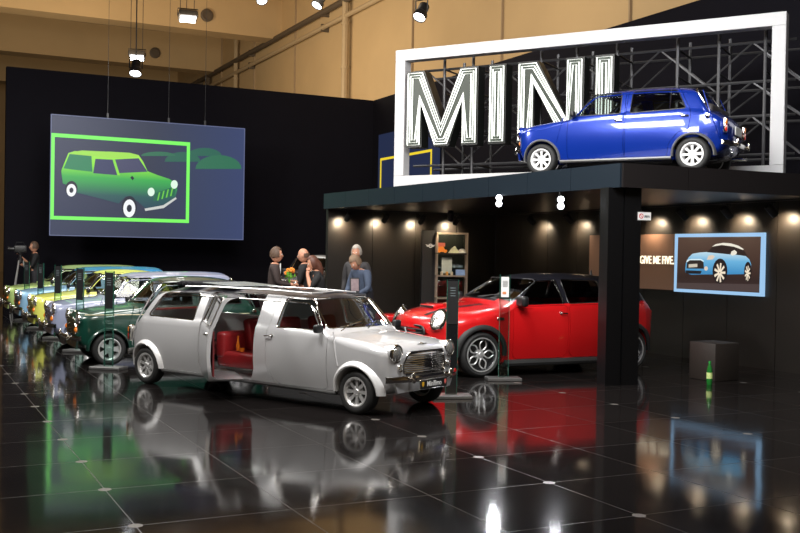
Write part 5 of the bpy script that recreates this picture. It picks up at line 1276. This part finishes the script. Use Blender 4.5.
person('tall grey-haired man in a dark jacket behind the curly-haired person', (-.78, 18.1, 0), -PI/2-.35, dict(nod=.15), GREYC, 'short', HG, 1.04)
person('person with curly hair in a denim jacket leaning over the counter', (-.58, 17.1, 0), -PI/2-.75, dict(che=(.10, 0, 1.24), bel=(.03, 0, 1.07), nb=(.17, 0, 1.36), nk=(.20, 0, 1.42), shL=(.13, .17, 1.33), shR=(.13, -.17, 1.33), head=(.26, 0, 1.51), elL=(.18, .24, 1.08), wrL=(.34, .14, .98), haL=(.40, .12, .99), elR=(.18, -.24, 1.08), wrR=(.34, -.14, .98), haR=(.40, -.12, .99), nod=.6), DENIM, 'curly', HC, 1.0)
cp = person('cameraman in a dark shirt beside a tripod before the black back wall', (-9.62, 26.35, 0), PI+.45, dict(elR=(.12, -.22, 1.18), wrR=(.32, -.10, 1.36), haR=(.36, -.07, 1.42), elL=(.10, .22, 1.12), wrL=(.28, .10, 1.16), haL=(.34, .06, 1.18)), BLKC, 'short', HB, 1.05, 'bare')
# flowers held by the suited man
t = thing('flower_bouquet', 'orange and green flower bouquet held by the suited man', 'flowers', (-1.86, 16.93, 1.20))
b = bmesh.new()
for k in range(6): tube(b, [(0, 0, -.08), (random.uniform(-.06, .06), random.uniform(-.05, .05), .14)], .005, 5)
for k in range(16):
    a = random.uniform(0, 2*PI); r_ = random.uniform(.02, .09); z = random.uniform(.04, .16); c = Vector((r_*math.cos(a), r_*math.sin(a), z))
    vs_ = [b.verts.new(c+Vector(q_)) for q_ in ((0, 0, -.03), (.02, .01, 0), (0, 0, .04), (-.02, -.01, 0))]; b.faces.new(vs_)
obj('leaves', b, mat('leaf_green', (.12, .35, .03), .5, noise=(20, .3)), t, 0)
for k in range(7):
    b = bmesh.new(); c = (random.uniform(-.07, .07), random.uniform(-.07, .03), random.uniform(.10, .20))
    for j in range(6):
        a = j*PI/3; q = bmesh.new(); bmesh.ops.create_uvsphere(q, u_segments=8, v_segments=6, radius=.016); bmesh.ops.translate(q, vec=(c[0]+.02*math.cos(a), c[1], c[2]+.02*math.sin(a)), verts=q.verts[:]); merge(b, q)
    obj('blossom', b, mat('blossom_orange', (.9, .28, .03), .5, noise=(20, .2)), t)
# tripod and camera
tp = Vector((-9.78, 25.75, 0))
t = thing('camera_tripod', 'light metal tripod standing in front of the cameraman', 'tripod', tp, .3)
for a in (0, 2.1, 4.2):
    b = bmesh.new(); tube(b, [(.06*math.cos(a), .06*math.sin(a), 1.35), (.42*math.cos(a), .42*math.sin(a), .02)], .018, 6); obj('leg', b, ALLOY, t)
b = bmesh.new(); lathe(b, [(.07, 1.30), (.07, 1.40), (.04, 1.42), (.04, 1.50), (.07, 1.52), (.07, 1.54)], 14); obj('tripod_head', b, BLACK, t)
t = thing('video_camera', 'black video camera mounted on the tripod', 'camera', tp+Vector((0, 0, 1.54)), PI+.4)
obj('camera_body', rbox((0, 0, .10), (.30, .14, .18), .02, 2), BLACK, t)
b = bmesh.new(); lathe(b, [(.05, .15), (.055, .26), (.065, .27), (.065, .30), (.05, .30)], 16, 'x', (0, 0, .10)); obj('camera_lens', b, BLACK, t)
b = bmesh.new(); tube(b, [(-.1, 0, .19), (-.08, 0, .27), (.10, 0, .27), (.12, 0, .19)], .012, 6); obj('carry_handle', b, BLACK, t)

p_ = BX+Vector((-.1, -1.1, 2.42))  # extra spotlight added to brighten the souvenirs on the shelf
uv_ = (p_.x*U.x+p_.y*U.y, p_.x*V.x+p_.y*V.y)
wall_spot(uv_[0], uv_[1], 2.42, BX+Vector((0, .1, 1.3)), True, 'added black spotlight brightening the souvenir shelf', 40, 'track spotlights under the platform')
